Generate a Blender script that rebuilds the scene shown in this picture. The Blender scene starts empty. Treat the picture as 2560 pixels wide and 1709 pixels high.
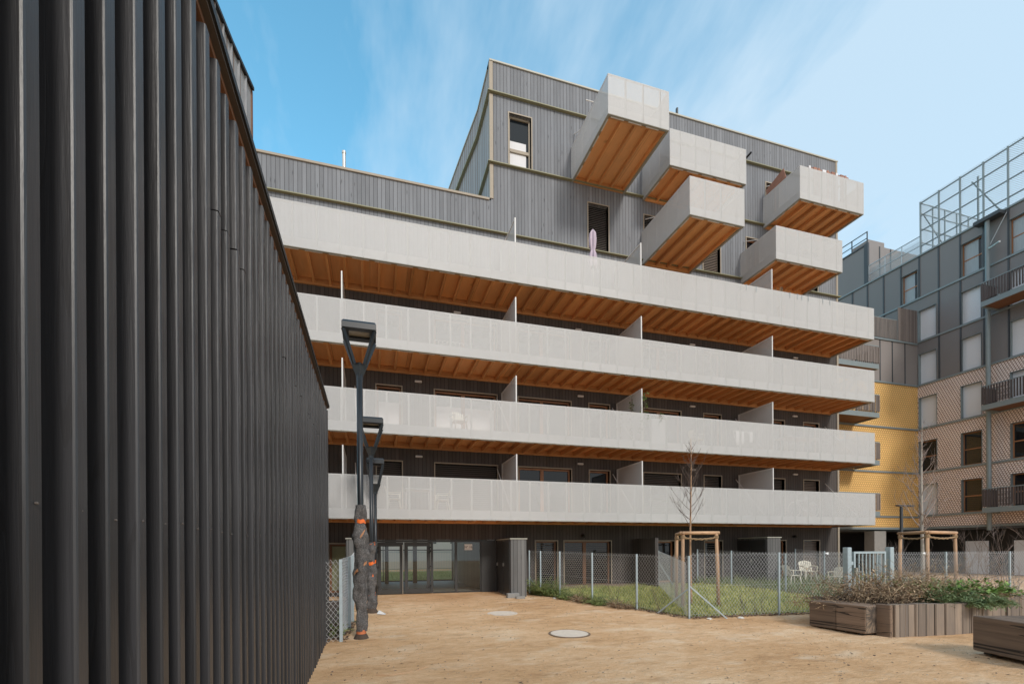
import bpy, math, random
from mathutils import Vector, Matrix
random.seed(7)
sc = bpy.context.scene
COL = sc.collection
R_ = random.uniform
CAMZ = 1.85
W = 18.13          # main facade plane
YF = 16.0          # front of the long balconies

def G(y):
    return 0.0 if y <= 8 else (0.27 if y >= 18 else 0.027*(y-8))
def ZL(y):         # lawn level
    return 0.08+0.052*(y-10.6)

# ------------------------------------------------------------------ nodes
class NT:
    def __init__(s, tree):
        s.t = tree
    def n(s, typ, ins=None, **props):
        nd = s.t.nodes.new(typ)
        for k, v in props.items():
            setattr(nd, k, v)
        if ins:
            for k, v in (ins.items() if isinstance(ins, dict) else enumerate(ins)):
                if v is None: continue
                if isinstance(v, bpy.types.NodeSocket): s.t.links.new(v, nd.inputs[k])
                else: nd.inputs[k].default_value = v
        return nd
    def m(s, op, a, b=None, c=None, clamp=False):
        nd = s.n('ShaderNodeMath', [a, b, c] if c is not None else ([a, b] if b is not None else [a]), operation=op)
        nd.use_clamp = clamp
        return nd.outputs[0]
    def mix(s, f, a, b, bt='MIX'):
        nd = s.n('ShaderNodeMix', None, data_type='RGBA', blend_type=bt)
        for i, v in ((0, f), (6, a), (7, b)):
            if isinstance(v, bpy.types.NodeSocket): s.t.links.new(v, nd.inputs[i])
            else: nd.inputs[i].default_value = v if i == 0 else (tuple(v)+(1,))[:4]
        return nd.outputs[2]
    def ramp(s, f, stops):
        nd = s.n('ShaderNodeValToRGB', [f])
        el = nd.color_ramp.elements
        while len(el) > 1: el.remove(el[-1])
        el[0].position = stops[0][0]; el[0].color = tuple(stops[0][1])+(1,)
        for p, c in stops[1:]:
            e = el.new(p); e.color = tuple(c)+(1,)
        return nd.outputs[0]
    def uv(s):
        nd = s.n('ShaderNodeUVMap'); sp = s.n('ShaderNodeSeparateXYZ', [nd.outputs[0]])
        return nd.outputs[0], sp.outputs[0], sp.outputs[1]
    def obj(s):
        return s.n('ShaderNodeTexCoord').outputs['Object']
    def vec(s, x, y, z=0.0):
        return s.n('ShaderNodeCombineXYZ', [x, y, z]).outputs[0]
    def noise(s, vec, scale=1.0, detail=3.0, rough=0.5):
        return s.n('ShaderNodeTexNoise', {'Vector': vec, 'Scale': scale, 'Detail': detail, 'Roughness': rough}).outputs['Fac']
    def scl(s, v, k):
        return s.n('ShaderNodeVectorMath', [v, k], operation='MULTIPLY').outputs[0]

def mat(name, base=(.5,.5,.5), rough=.6, metal=0.0, spec=.5, fn=None):
    m = bpy.data.materials.new(name); m.use_nodes = True
    t = m.node_tree; b = t.nodes['Principled BSDF']
    b.inputs['Base Color'].default_value = tuple(base)+(1,)
    b.inputs['Roughness'].default_value = rough
    b.inputs['Metallic'].default_value = metal
    b.inputs['Specular IOR Level'].default_value = spec
    if fn: fn(NT(t), b, t)
    return m
def L(t, a, b): t.links.new(a, b)

def bump(k, t, b, h, strength=.3, dist=.01):
    nd = k.n('ShaderNodeBump', {'Height': h, 'Strength': strength, 'Distance': dist})
    L(t, nd.outputs[0], b.inputs['Normal'])

def plain(base, var=.15, scale=6.0, bmp=0.0, stretch=(1,1,1)):
    def fn(k, b, t):
        v = k.scl(k.obj(), stretch)
        n = k.noise(v, scale, 4, .6)
        f = k.m('MULTIPLY_ADD', n, 2*var, 1-var)
        c = k.n('ShaderNodeVectorMath', [tuple(base), k.vec(f, f, f)], operation='MULTIPLY').outputs[0]
        L(t, c, b.inputs['Base Color'])
        if bmp: bump(k, t, b, n, bmp, .01)
    return fn

def boards(base, width, var=.25, seam=.06, seamcol=(.01,.01,.01), grain=.35, knot=.5, tint=None, horiz=False, seed=0.0):
    def fn(k, b, t):
        v, x, y = k.uv()
        if horiz: x, y = y, x
        bx = k.m('DIVIDE', x, width)
        idx = k.m('FLOOR', bx); fr = k.m('FRACT', bx)
        wn = k.n('ShaderNodeTexWhiteNoise', {'W': k.m('ADD', idx, seed)}, noise_dimensions='1D')
        rnd = wn.outputs['Value']
        off = k.m('MULTIPLY', rnd, 53.0)
        g = k.noise(k.vec(k.m('MULTIPLY', x, 38.0), k.m('ADD', k.m('MULTIPLY', y, 1.3), off), off), 1.0, 5, .65)
        g2 = k.noise(k.vec(k.m('MULTIPLY', x, 3.0), k.m('ADD', k.m('MULTIPLY', y, .8), off), 2.0), 1.0, 3, .6)
        tone = k.m('ADD', k.m('MULTIPLY_ADD', rnd, var, 1-var/2), k.m('MULTIPLY_ADD', g, grain, -grain/2))
        tone = k.m('ADD', tone, k.m('MULTIPLY_ADD', g2, .3, -.15))
        vo = k.n('ShaderNodeTexVoronoi', {'Vector': k.vec(k.m('MULTIPLY', bx, 1.0), k.m('ADD', k.m('MULTIPLY', y, 1.25), off)), 'Scale': 1.0})
        kn = k.m('SUBTRACT', 1.0, k.m('MULTIPLY', vo.outputs['Distance'], 7.0), clamp=True)
        tone = k.m('MULTIPLY', tone, k.m('SUBTRACT', 1.0, k.m('MULTIPLY', kn, knot)))
        c = k.n('ShaderNodeVectorMath', [tuple(base), k.vec(tone, tone, tone)], operation='MULTIPLY').outputs[0]
        if tint:
            c = k.mix(k.m('MULTIPLY', g2, tint[1], clamp=True), c, tint[0])
        d = k.m('MINIMUM', fr, k.m('SUBTRACT', 1.0, fr))
        sm = k.m('LESS_THAN', d, seam)
        c = k.mix(k.m('MULTIPLY', sm, .85), c, seamcol)
        L(t, c, b.inputs['Base Color'])
        h = k.m('ADD', k.m('MULTIPLY', k.m('MULTIPLY', d, 6.0, clamp=True), 1.0), k.m('MULTIPLY', g, .35))
        bump(k, t, b, h, .6, .008)
    return fn

def timber(base, axis=0, var=.3, dark=.5, scale=1.0, isl=False):
    """solid timber, grain along one axis of the object"""
    def fn(k, b, t):
        st = [22.0*scale, 22.0*scale, 22.0*scale]; st[axis] = .9*scale
        v = k.scl(k.obj(), tuple(st))
        g = k.noise(v, 1.0, 6, .65)
        st2 = [5.0*scale]*3; st2[axis] = .6*scale
        g2 = k.noise(k.scl(k.obj(), tuple(st2)), 1.0, 3, .6)
        f = k.m('ADD', k.m('MULTIPLY_ADD', g, 2*var, 1-var), k.m('MULTIPLY_ADD', g2, .7, -.35))
        rn = k.n('ShaderNodeNewGeometry').outputs['Random Per Island'] if isl else k.n('ShaderNodeObjectInfo').outputs['Random']
        f = k.m('MULTIPLY', f, k.m('MULTIPLY_ADD', rn, .5 if isl else .36, .75 if isl else .82))
        c = k.n('ShaderNodeVectorMath', [tuple(base), k.vec(f, f, f)], operation='MULTIPLY').outputs[0]
        st3 = [9.0*scale]*3; st3[axis] = .35*scale
        cr = k.noise(k.scl(k.obj(), tuple(st3)), 1.0, 2, .5)
        crk = k.m('LESS_THAN', k.m('ABSOLUTE', k.m('SUBTRACT', cr, .5)), .009)
        c = k.mix(k.m('MULTIPLY', crk, dark), c, (.015,.012,.01))
        L(t, c, b.inputs['Base Color'])
        bump(k, t, b, k.m('SUBTRACT', g, k.m('MULTIPLY', crk, 1.0)), .5, .006)
    return fn

def lattice_dist(k, x, y, px, py):
    """distance to the nearest point of a staggered lattice, in units of px"""
    def cell(ox):
        a = k.m('SUBTRACT', k.m('FRACT', k.m('ADD', k.m('DIVIDE', x, px), ox)), .5)
        c = k.m('MULTIPLY', k.m('SUBTRACT', k.m('FRACT', k.m('ADD', k.m('DIVIDE', y, py), ox)), .5), py/px)
        return k.m('SQRT', k.m('ADD', k.m('MULTIPLY', a, a), k.m('MULTIPLY', c, c)))
    return k.m('MINIMUM', cell(0.0), cell(.5))

def perforated(base, pitch, rad, py=None, rough=.45, metal=0.0):
    def fn(k, b, t):
        v, x, y = k.uv()
        d = lattice_dist(k, x, y, pitch, py or pitch*1.732)
        hole = k.m('LESS_THAN', d, rad)
        n = k.noise(k.scl(k.obj(), (1,1,.25)), 1.2, 4, .6)
        f = k.m('MULTIPLY_ADD', n, .06, .97)
        c = k.n('ShaderNodeVectorMath', [tuple(base), k.vec(f, f, f)], operation='MULTIPLY').outputs[0]
        L(t, c, b.inputs['Base Color'])
        L(t, k.m('SUBTRACT', 1.0, hole), b.inputs['Alpha'])
    return fn

def weave(light, dark, px, py, rad, extra=None):
    """expanded-metal mesh cladding: staggered strands over a dark backing"""
    def fn(k, b, t):
        v, x, y = k.uv()
        n0 = k.noise(k.vec(x, y), 1.3, 2, .5)
        d = lattice_dist(k, k.m('ADD', x, k.m('MULTIPLY', y, .18)), y, px, py)
        f = k.m('MULTIPLY', k.m('SUBTRACT', k.m('MULTIPLY_ADD', n0, .1, rad-.05), d), 9.0, clamp=True)
        c = k.mix(f, dark, light)
        if extra:
            ln = k.m('LESS_THAN', k.m('FRACT', k.m('DIVIDE', y, extra)), .045)
            c = k.mix(k.m('MULTIPLY', ln, .6), c, dark)
        L(t, c, b.inputs['Base Color'])
        bump(k, t, b, f, .8, .02)
    return fn

def island(c1, c2, rough=.7):
    def fn(k, b, t):
        r = k.n('ShaderNodeNewGeometry').outputs['Random Per Island']
        L(t, k.mix(r, c1, c2), b.inputs['Base Color'])
    return fn

M = {}
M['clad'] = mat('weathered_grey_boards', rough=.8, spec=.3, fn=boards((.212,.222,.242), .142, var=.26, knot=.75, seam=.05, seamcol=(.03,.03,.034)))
M['clad_low'] = mat('dark_brown_boards', rough=.8, spec=.3, fn=boards((.088,.078,.074), .142, var=.3, knot=.5, seam=.045, seed=31.0))  # darker and browner than the upper boards, used below the top balcony
M['clad_mid'] = mat('half_weathered_boards', rough=.8, fn=boards((.15,.148,.146), .142, var=.5, knot=.5, seam=.05, seed=7.0))
M['clad_side'] = mat('grey_batten_boards', rough=.75, fn=boards((.30,.31,.33), .32, var=.2, seam=.1, seamcol=(.16,.10,.07), knot=.3))
M['batten_up'] = mat('grey_metal_seam_cladding', rough=.6, fn=boards((.33,.335,.345), .2, var=.2, seam=.09, seamcol=(.2,.13,.09), knot=.1, grain=.15))
M['trim'] = mat('beige_wood_trim', rough=.6, fn=plain((.34,.29,.225), .12, 5))
M['ledge'] = mat('olive_beige_ledge', rough=.55, fn=plain((.24,.235,.14), .12, 5))
M['cap'] = mat('pale_parapet_cap', rough=.5, fn=plain((.42,.41,.35), .1, 3))
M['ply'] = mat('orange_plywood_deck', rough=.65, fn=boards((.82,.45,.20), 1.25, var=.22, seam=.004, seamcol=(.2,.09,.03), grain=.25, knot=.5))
M['joist'] = mat('timber_joist', rough=.65, fn=timber((.66,.33,.13), 1, .3, .25))
M['beam'] = mat('timber_edge_beam', rough=.65, fn=timber((.64,.32,.125), 0, .2, .25))
M['white'] = mat('white_powder_coat', rough=.45, fn=plain((.67,.667,.662), .05, 2))
M['perf'] = mat('white_perforated_sheet', rough=.5, fn=perforated((.615,.612,.61), .026, .315))
M['galv'] = mat('galvanised_steel', rough=.45, metal=.55, fn=plain((.46,.50,.52), .15, 9))
M['galvpost'] = mat('blue_grey_galvanised_post', rough=.5, metal=.3, fn=plain((.42,.50,.54), .18, 9))
M['wire'] = mat('galvanised_wire', (.5,.5,.5), rough=.5, metal=.3)
M['strip'] = mat('grey_edge_profile', rough=.5, fn=plain((.30,.30,.26), .1, 4))
M['shutter'] = mat('brown_slat_blind', rough=.5, fn=plain((.105,.09,.08), .15, 3))
M['shutter_lt'] = mat('light_brown_slat_blind', rough=.5, fn=plain((.2,.155,.125), .12, 3))
M['sash'] = mat('varnished_timber_sash', rough=.5, fn=timber((.33,.15,.07), 2, .2, .2))
M['pane'] = mat('dark_window_glass', (.010,.014,.018), rough=.03, spec=.5)
M['curtain'] = mat('white_curtain', rough=.8, fn=plain((.72,.72,.74), .1, 5, stretch=(6,6,.3)))
M['dark'] = mat('dark_grey_metal', rough=.4, metal=.2, fn=plain((.05,.05,.05), .15, 3))
M['black'] = mat('matt_black', (.012,.012,.012), rough=.5)
M['steel'] = mat('brushed_steel', (.6,.58,.54), rough=.3, metal=.8)
M['slat'] = mat('charcoal_painted_slat', rough=.4, spec=.55, fn=timber((.037,.037,.041), 2, .38, .2, 1.1, True))
M['slat_back'] = mat('black_slat_backing', (.012,.012,.012), rough=.8)
M['capbr'] = mat('brown_cap_board', rough=.7, fn=plain((.075,.06,.052), .15, 6))
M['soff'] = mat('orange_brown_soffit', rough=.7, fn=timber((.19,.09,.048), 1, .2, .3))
M['pink'] = mat('bronze_pink_mesh_cladding', rough=.42, metal=0, fn=weave((.88,.77,.73), (.30,.21,.17), .14, .23, .42))
M['gold'] = mat('golden_mesh_cladding', rough=.45, metal=.1, fn=weave((.93,.60,.235), (.55,.32,.10), .17, .28, .42))
M['grey'] = mat('slate_grey_mesh_cladding', rough=.55, metal=.1, fn=weave((.20,.19,.19), (.045,.044,.044), .14, .085, .42))
M['greylt'] = mat('warm_grey_mesh_cladding', rough=.55, metal=.1, fn=weave((.26,.235,.225), (.09,.08,.075), .14, .085, .42))
M['teal'] = mat('teal_grey_steel', rough=.45, metal=.1, fn=plain((.22,.265,.28), .1, 3))
M['tealdk'] = mat('dark_slate_steel', rough=.5, metal=.1, fn=plain((.055,.063,.072), .1, 3))
def _roll(k, b, t):
    v, x, y = k.uv()
    f = k.m('FRACT', k.m('DIVIDE', y, .06))
    c = k.mix(k.m('LESS_THAN', f, .12), (.70,.73,.78), (.58,.60,.64))
    L(t, c, b.inputs['Base Color'])
M['roller'] = mat('pale_roller_shutter', rough=.5, fn=_roll)
M['oldwood'] = mat('greyed_brown_boards', rough=.8, fn=boards((.2,.165,.15), .115, var=.5, seam=.09, knot=.3))
M['oldslat'] = mat('greyed_timber_slat', rough=.8, fn=timber((.2,.17,.155), 2, .3, .2))
M['dkslat'] = mat('dark_timber_slat', rough=.8, fn=timber((.075,.062,.062), 2, .3, .2))
M['rmesh'] = mat('roof_guard_mesh', rough=.5, metal=.3, fn=perforated((.42,.46,.48), .11, .38, .13))
M['concrete'] = mat('grey_concrete', rough=.85, fn=plain((.27,.265,.255), .15, 4, .2))
M['lampblk'] = mat('black_lamp_paint', rough=.35, fn=plain((.018,.022,.027), .15, 6))
M['lens'] = mat('frosted_lamp_lens', (.36,.33,.27), rough=.25, spec=.6)
def _felt(k, b, t):
    n = k.noise(k.obj(), 60, 6, .75); n2 = k.noise(k.obj(), 7, 3, .6)
    f = k.m('ADD', k.m('MULTIPLY', n, .8), k.m('MULTIPLY', n2, .2))
    L(t, k.ramp(f, [(.36,(.035,.033,.035)), (.5,(.12,.115,.115)), (.66,(.32,.3,.29))]), b.inputs['Base Color'])
    bump(k, t, b, n, 1.0, .02)
M['felt'] = mat('grey_felt_wrap', rough=.95, spec=.1, fn=_felt)
M['orange'] = mat('orange_tape', (.85,.17,.03), rough=.4)
M['rust'] = mat('rusty_orange_collar', rough=.7, fn=plain((.55,.17,.07), .25, 12))
M['tape'] = mat('brown_packing_tape', rough=.3, fn=plain((.42,.2,.1), .3, 25))
M['log'] = mat('peeled_log', rough=.7, fn=timber((.47,.29,.17), 2, .3, .3))
M['logh'] = mat('peeled_log_rail', rough=.7, fn=timber((.47,.29,.17), 0, .3, .3))
M['rope'] = mat('coir_rope', rough=.9, fn=plain((.35,.24,.14), .3, 60))
M['bark'] = mat('young_bark', rough=.85, fn=plain((.13,.095,.08), .35, 18, .3))
M['barklt'] = mat('pale_birch_bark', rough=.8, fn=plain((.36,.33,.29), .35, 14, .3, (1,1,3)))
M['twig'] = mat('bare_twig', rough=.85, fn=island((.20,.14,.12), (.42,.34,.30)))
M['sleeper'] = mat('weathered_oak_end_boards', rough=.85, fn=boards((.37,.285,.21), .24, var=.75, seam=.035, knot=.7, grain=1.0, tint=((.11,.10,.10), 1.0)))
M['oak'] = mat('dark_weathered_oak', rough=.8, fn=timber((.20,.14,.10), 1, .75, .85, .6))
def _endg(k, b, t):
    v, x, y = k.uv()
    o = k.n('ShaderNodeTexCoord').outputs['Object']
    sp = k.n('ShaderNodeSeparateXYZ', [o])
    dx = k.m('SUBTRACT', sp.outputs[0], .30); dz = k.m('SUBTRACT', sp.outputs[2], .42)
    r = k.m('SQRT', k.m('ADD', k.m('MULTIPLY', dx, dx), k.m('MULTIPLY', dz, dz)))
    a = k.m('ARCTAN2', dz, dx)
    n = k.noise(k.vec(k.m('MULTIPLY', a, 3.0), k.m('MULTIPLY', r, 3.0)), 2.0, 4, .7)
    rg = k.m('FRACT', k.m('ADD', k.m('MULTIPLY', r, 30.0), k.m('MULTIPLY', n, .8)))
    c = k.ramp(n, [(.38,(.07,.058,.05)), (.55,(.24,.185,.14)), (.7,(.33,.22,.13))])
    c = k.mix(k.m('MULTIPLY', rg, .25), c, (.12,.09,.07))
    st = k.m('SUBTRACT', 1.0, k.m('MULTIPLY', k.m('ABSOLUTE', k.m('SUBTRACT', k.m('ADD', r, k.m('MULTIPLY', n, .15)), .21)), 9.0), clamp=True)
    c = k.mix(k.m('MULTIPLY', st, .75), c, (.025,.022,.022))
    ck = k.m('LESS_THAN', k.m('ABSOLUTE', k.m('SUBTRACT', k.m('FRACT', k.m('MULTIPLY', k.m('ADD', a, k.m('MULTIPLY', n, .25)), 1.6)), .5)), .018)
    c = k.mix(k.m('MULTIPLY', ck, .8), c, (.015,.012,.01))
    L(t, c, b.inputs['Base Color'])
M['endgrain'] = mat('cracked_oak_end_grain', rough=.85, fn=_endg)
M['soil'] = mat('dark_soil', rough=.95, fn=plain((.075,.052,.038), .5, 9, .6))
M['drystem'] = mat('dry_brown_stems', rough=.9, fn=island((.13,.075,.045), (.52,.39,.25)))
M['greenleaf'] = mat('green_leaves', rough=.6, fn=island((.08,.17,.025), (.25,.40,.09)))
M['greyleaf'] = mat('grey_green_leaves', rough=.6, fn=island((.09,.15,.05), (.26,.33,.16)))
M['grass'] = mat('mown_grass_blades', rough=.7, fn=island((.10,.19,.02), (.66,.60,.22)))
M['weed'] = mat('rough_grass_blades', rough=.7, fn=island((.08,.16,.035), (.34,.36,.14)))
M['lawn'] = mat('lawn_soil', rough=.95, fn=plain((.24,.26,.07), .5, 3, .4))
M['litter'] = mat('dead_leaf_litter', rough=.95, fn=island((.05,.032,.024), (.21,.14,.1)))
M['pebble'] = mat('pale_stones', rough=.9, fn=island((.16,.12,.08), (.55,.46,.36)))
M['plastic'] = mat('cream_plastic', rough=.4, fn=plain((.74,.70,.58), .08, 4))
M['mauve'] = mat('mauve_canvas', rough=.85, fn=plain((.52,.44,.52), .2, 9))
M['paper'] = mat('white_paper', (.88,.88,.88), rough=.6)
M['stain'] = mat('reddish_pallet_wood', rough=.8, fn=timber((.34,.17,.12), 0, .3, .2))
M['cleaf'] = mat('ivy_leaves', rough=.55, fn=island((.05,.10,.02), (.16,.19,.04)))
M['manhole'] = mat('cement_filled_cover', rough=.9, fn=plain((.70,.60,.50), .2, 10, .3))
M['ringsand'] = mat('sandy_frame_gap', rough=.95, fn=plain((.22,.15,.10), .35, 14, .4))
M['terrace'] = mat('terrace_slab', rough=.85, fn=plain((.30,.225,.18), .15, 4))
M['redcol'] = mat('dark_red_column', (.10,.03,.025), rough=.5)
M['lobby'] = mat('lobby_floor_tile', rough=.5, fn=plain((.30,.285,.26), .1, 3))
M['lobbywall'] = mat('lobby_wall', rough=.7, fn=boards((.10,.095,.09), .14, var=.3))
M['paleconc'] = mat('pale_concrete_wall', rough=.8, fn=plain((.62,.60,.56), .1, 1.5))
M['felted'] = mat('clear_plastic_wrap', (.75,.77,.78), rough=.2)
def _ground(k, b, t):
    o = k.obj()
    n1 = k.noise(k.scl(o, (.35,.55,1)), 1.0, 5, .6)
    n2 = k.noise(k.scl(o, (2.2,4.5,1)), 1.0, 5, .65)
    n3 = k.noise(o, 70, 4, .7)
    n4 = k.noise(k.scl(o, (7,22,1)), 1.0, 3, .6)
    f = k.m('ADD', k.m('ADD', k.m('MULTIPLY', n1, .44), k.m('MULTIPLY', n2, .24)), k.m('ADD', k.m('MULTIPLY', n3, .36), k.m('MULTIPLY', n4, .2)))
    c = k.ramp(f, [(.44,(.36,.195,.095)), (.56,(.62,.375,.195)), (.65,(.73,.475,.275)), (.76,(.86,.66,.45))])
    # a few pale, washed patches and damp brown ones
    p = k.noise(k.scl(o, (.9,1.5,1)), 1.0, 4, .55)
    c = k.mix(k.m('MULTIPLY', k.m('SUBTRACT', p, .55), 3.5, clamp=True), c, (.84,.68,.50))
    q = k.noise(k.scl(o, (1.1,2.4,1)), 1.3, 4, .6)
    c = k.mix(k.m('MULTIPLY', k.m('SUBTRACT', q, .54), 3.0, clamp=True), c, (.40,.235,.12))
    vo = k.n('ShaderNodeTexVoronoi', {'Vector': o, 'Scale': 55.0})
    sp = k.m('LESS_THAN', vo.outputs['Distance'], .2)
    rc = k.n('ShaderNodeSeparateColor', [vo.outputs['Color']]).outputs[0]
    c = k.mix(k.m('MULTIPLY', sp, .6), c, k.ramp(rc, [(.0,(.10,.065,.04)), (.5,(.4,.27,.15)), (1,(.7,.6,.48))]))
    L(t, c, b.inputs['Base Color'])
    bump(k, t, b, k.m('ADD', k.m('MULTIPLY', n3, .5), k.m('ADD', n4, n2)), .9, .03)
M['ground'] = mat('compacted_sand', rough=.95, spec=.2, fn=_ground)
def _clear(k, b, t):
    tr = k.n('ShaderNodeBsdfTransparent', {'Color': (.95,.97,.96,1)})
    gl = k.n('ShaderNodeBsdfGlossy', {'Color': (1,1,1,1), 'Roughness': .01})
    fr = k.n('ShaderNodeFresnel', {'IOR': 1.5})
    mx = k.n('ShaderNodeMixShader', [fr.outputs[0], tr.outputs[0], gl.outputs[0]])
    L(t, mx.outputs[0], t.nodes['Material Output'].inputs['Surface'])
M['clear'] = mat('clear_glass', fn=_clear)
def _net(k, b, t):
    tr = k.n('ShaderNodeBsdfTransparent', {'Color': (1,1,1,1)})
    df = k.n('ShaderNodeBsdfPrincipled', {'Base Color': (.55,.57,.58,1), 'Roughness': .3})
    mx = k.n('ShaderNodeMixShader', [.5, tr.outputs[0], df.outputs[0]])
    L(t, mx.outputs[0], t.nodes['Material Output'].inputs['Surface'])
M['frost'] = mat('frosted_glass_screen', fn=_net)

# ------------------------------------------------------------------ mesh builder (world coordinates)
class MB:
    def __init__(s): s.v, s.f, s.mi = [], [], []; s.cur = 0
    def add(s, vs, fs):
        n = len(s.v); s.v += [tuple(p) for p in vs]
        for f in fs: s.f.append(tuple(i+n for i in f)); s.mi.append(s.cur)
        return s
    def quad(s, a, b, c, d): return s.add([a, b, c, d], [(0,1,2,3)])
    def tri(s, a, b, c): return s.add([a, b, c], [(0,1,2)])
    def box(s, x0, x1, y0, y1, z0, z1):
        return s.add([(x0,y0,z0),(x1,y0,z0),(x1,y1,z0),(x0,y1,z0),(x0,y0,z1),(x1,y0,z1),(x1,y1,z1),(x0,y1,z1)],
                     [(0,3,2,1),(4,5,6,7),(0,1,5,4),(1,2,6,5),(2,3,7,6),(3,0,4,7)])
    def cbox(s, x0, x1, y0, y1, z0, z1, c=.01):
        """box with chamfered vertical and horizontal edges"""
        vs, fs = [], []
        rings = [(z0, c), (z0+c, 0), (z1-c, 0), (z1, c)]
        for z, i in rings:
            a, b2 = x0+i, x1-i; d, e = y0+i, y1-i
            vs += [(a+c,d,z),(b2-c,d,z),(b2,d+c,z),(b2,e-c,z),(b2-c,e,z),(a+c,e,z),(a,e-c,z),(a,d+c,z)]
        for r in range(3):
            for i in range(8):
                j = (i+1) % 8
                fs.append((r*8+i, r*8+j, (r+1)*8+j, (r+1)*8+i))
        fs.append(tuple(range(7,-1,-1))); fs.append(tuple(24+i for i in range(8)))
        return s.add(vs, fs)
    def bar(s, p, q, w, h=None, up=(0,0,1)):
        """rectangular bar from p to q"""
        h = h or w; p, q = Vector(p), Vector(q); d = (q-p).normalized(); u = Vector(up)
        if abs(d.dot(u)) > .98: u = Vector((0,1,0))
        a = d.cross(u).normalized()*w/2; b = a.cross(d).normalized()*h/2
        vs = [p-a-b, p+a-b, p+a+b, p-a+b, q-a-b, q+a-b, q+a+b, q-a+b]
        return s.add(vs, [(0,3,2,1),(4,5,6,7),(0,1,5,4),(1,2,6,5),(2,3,7,6),(3,0,4,7)])
    def tube(s, pts, rad, n=8, cap=True):
        pts = [Vector(p) for p in pts]
        if not isinstance(rad, (list, tuple)): rad = [rad]*len(pts)
        vs, fs = [], []; ref = None
        for i, p in enumerate(pts):
            d = (pts[min(i+1, len(pts)-1)]-pts[max(i-1, 0)]).normalized()
            if ref is None:
                ref = Vector((1,0,0)) if abs(d.x) < .9 else Vector((0,1,0))
            a = (ref-d*ref.dot(d)).normalized(); b = d.cross(a); ref = a
            for k in range(n):
                t = 2*math.pi*k/n
                vs.append(p+(a*math.cos(t)+b*math.sin(t))*rad[i])
        for i in range(len(pts)-1):
            for k in range(n):
                j = (k+1) % n
                fs.append((i*n+k, i*n+j, (i+1)*n+j, (i+1)*n+k))
        if cap:
            fs.append(tuple(range(n-1,-1,-1))); fs.append(tuple((len(pts)-1)*n+k for k in range(n)))
        return s.add(vs, fs)
    def build(s, name, mats, parent=None, smooth=False, origin=None):
        me = bpy.data.meshes.new(name)
        o0 = Vector(origin) if origin is not None else (rootloc(parent) if parent else Vector((0,0,0)))
        me.from_pydata([tuple(Vector(p)-o0) for p in s.v], [], s.f)
        if not isinstance(mats, (list, tuple)): mats = [mats]
        for m in mats: me.materials.append(m)
        uvl = me.uv_layers.new(name='UVMap').data
        V = s.v
        for p in me.polygons:
            if len(mats) > 1: p.material_index = s.mi[p.index]
            p.use_smooth = smooth
            nx, ny, nz = (abs(c) for c in p.normal)
            for li in p.loop_indices:
                x, y, z = V[me.loops[li].vertex_index]
                uvl[li].uv = (y, z) if nx >= ny and nx >= nz else ((x, z) if ny >= nz else (x, y))
        ob = bpy.data.objects.new(name, me); COL.objects.link(ob)
        if parent: ob.parent = parent
        if origin is not None: ob.location = o0 - (rootloc(parent) if parent else Vector((0,0,0)))
        return ob
def rootloc(o):
    l = Vector((0,0,0))
    while o is not None:
        l = l + o.location; o = o.parent
    return l
def tag(o, label=None, cat=None, group=None, kind=None):
    if label: o['label'] = label
    if cat: o['category'] = cat
    if group: o['group'] = group
    if kind: o['kind'] = kind
    return o
def thing(name, label, cat, loc, group=None):
    o = bpy.data.objects.new(name, None); COL.objects.link(o); o.location = loc
    o.empty_display_size = .2
    return tag(o, label, cat, group)
def dup(root, loc, rz=0.0, sc_=1.0, label=None, group=None):
    r = root.copy(); COL.objects.link(r); r.location = loc; r.rotation_euler = (0,0,rz); r.scale = (sc_,)*3
    if label: r['label'] = label
    if group: r['group'] = group
    for ch in list(root.children):
        c = ch.copy(); COL.objects.link(c); c.parent = r
        for g in ch.children:
            d = g.copy(); COL.objects.link(d); d.parent = c
    return r

def holed(mb, T, a0, a1, c0, c1, holes, depth):
    """wall face with rectangular openings and their reveals; T(a, b, c) maps along/inward/up"""
    xs = sorted({a0, a1, *[h[0] for h in holes], *[h[1] for h in holes]}); xs = [x for x in xs if a0 <= x <= a1]
    zs = sorted({c0, c1, *[h[2] for h in holes], *[h[3] for h in holes]}); zs = [z for z in zs if c0 <= z <= c1]
    for i in range(len(xs)-1):
        for j in range(len(zs)-1):
            mx, mz = (xs[i]+xs[i+1])/2, (zs[j]+zs[j+1])/2
            if any(h[0] < mx < h[1] and h[2] < mz < h[3] for h in holes): continue
            mb.quad(T(xs[i],0,zs[j]), T(xs[i+1],0,zs[j]), T(xs[i+1],0,zs[j+1]), T(xs[i],0,zs[j+1]))
    for h in holes:
        p = [(h[0],h[2]), (h[1],h[2]), (h[1],h[3]), (h[0],h[3])]
        for i in range(4):
            (a, c), (a2, c2) = p[i], p[(i+1) % 4]
            mb.quad(T(a,0,c), T(a,depth,c), T(a2,depth,c2), T(a2,0,c2))
def TM(a, b, c): return (a, W+b, c)
XB = 34.8; YB = 22.66
def TB(a, b, c): return (XB+b, a, c)
def tbox(mb, T, a0, a1, b0, b1, c0, c1):
    p = [T(a,b,c) for c in (c0,c1) for b in (b0,b1) for a in (a0,a1)]
    xs = [q[0] for q in p]; ys = [q[1] for q in p]; zs = [q[2] for q in p]
    mb.box(min(xs), max(xs), min(ys), max(ys), min(zs), max(zs))

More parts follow.
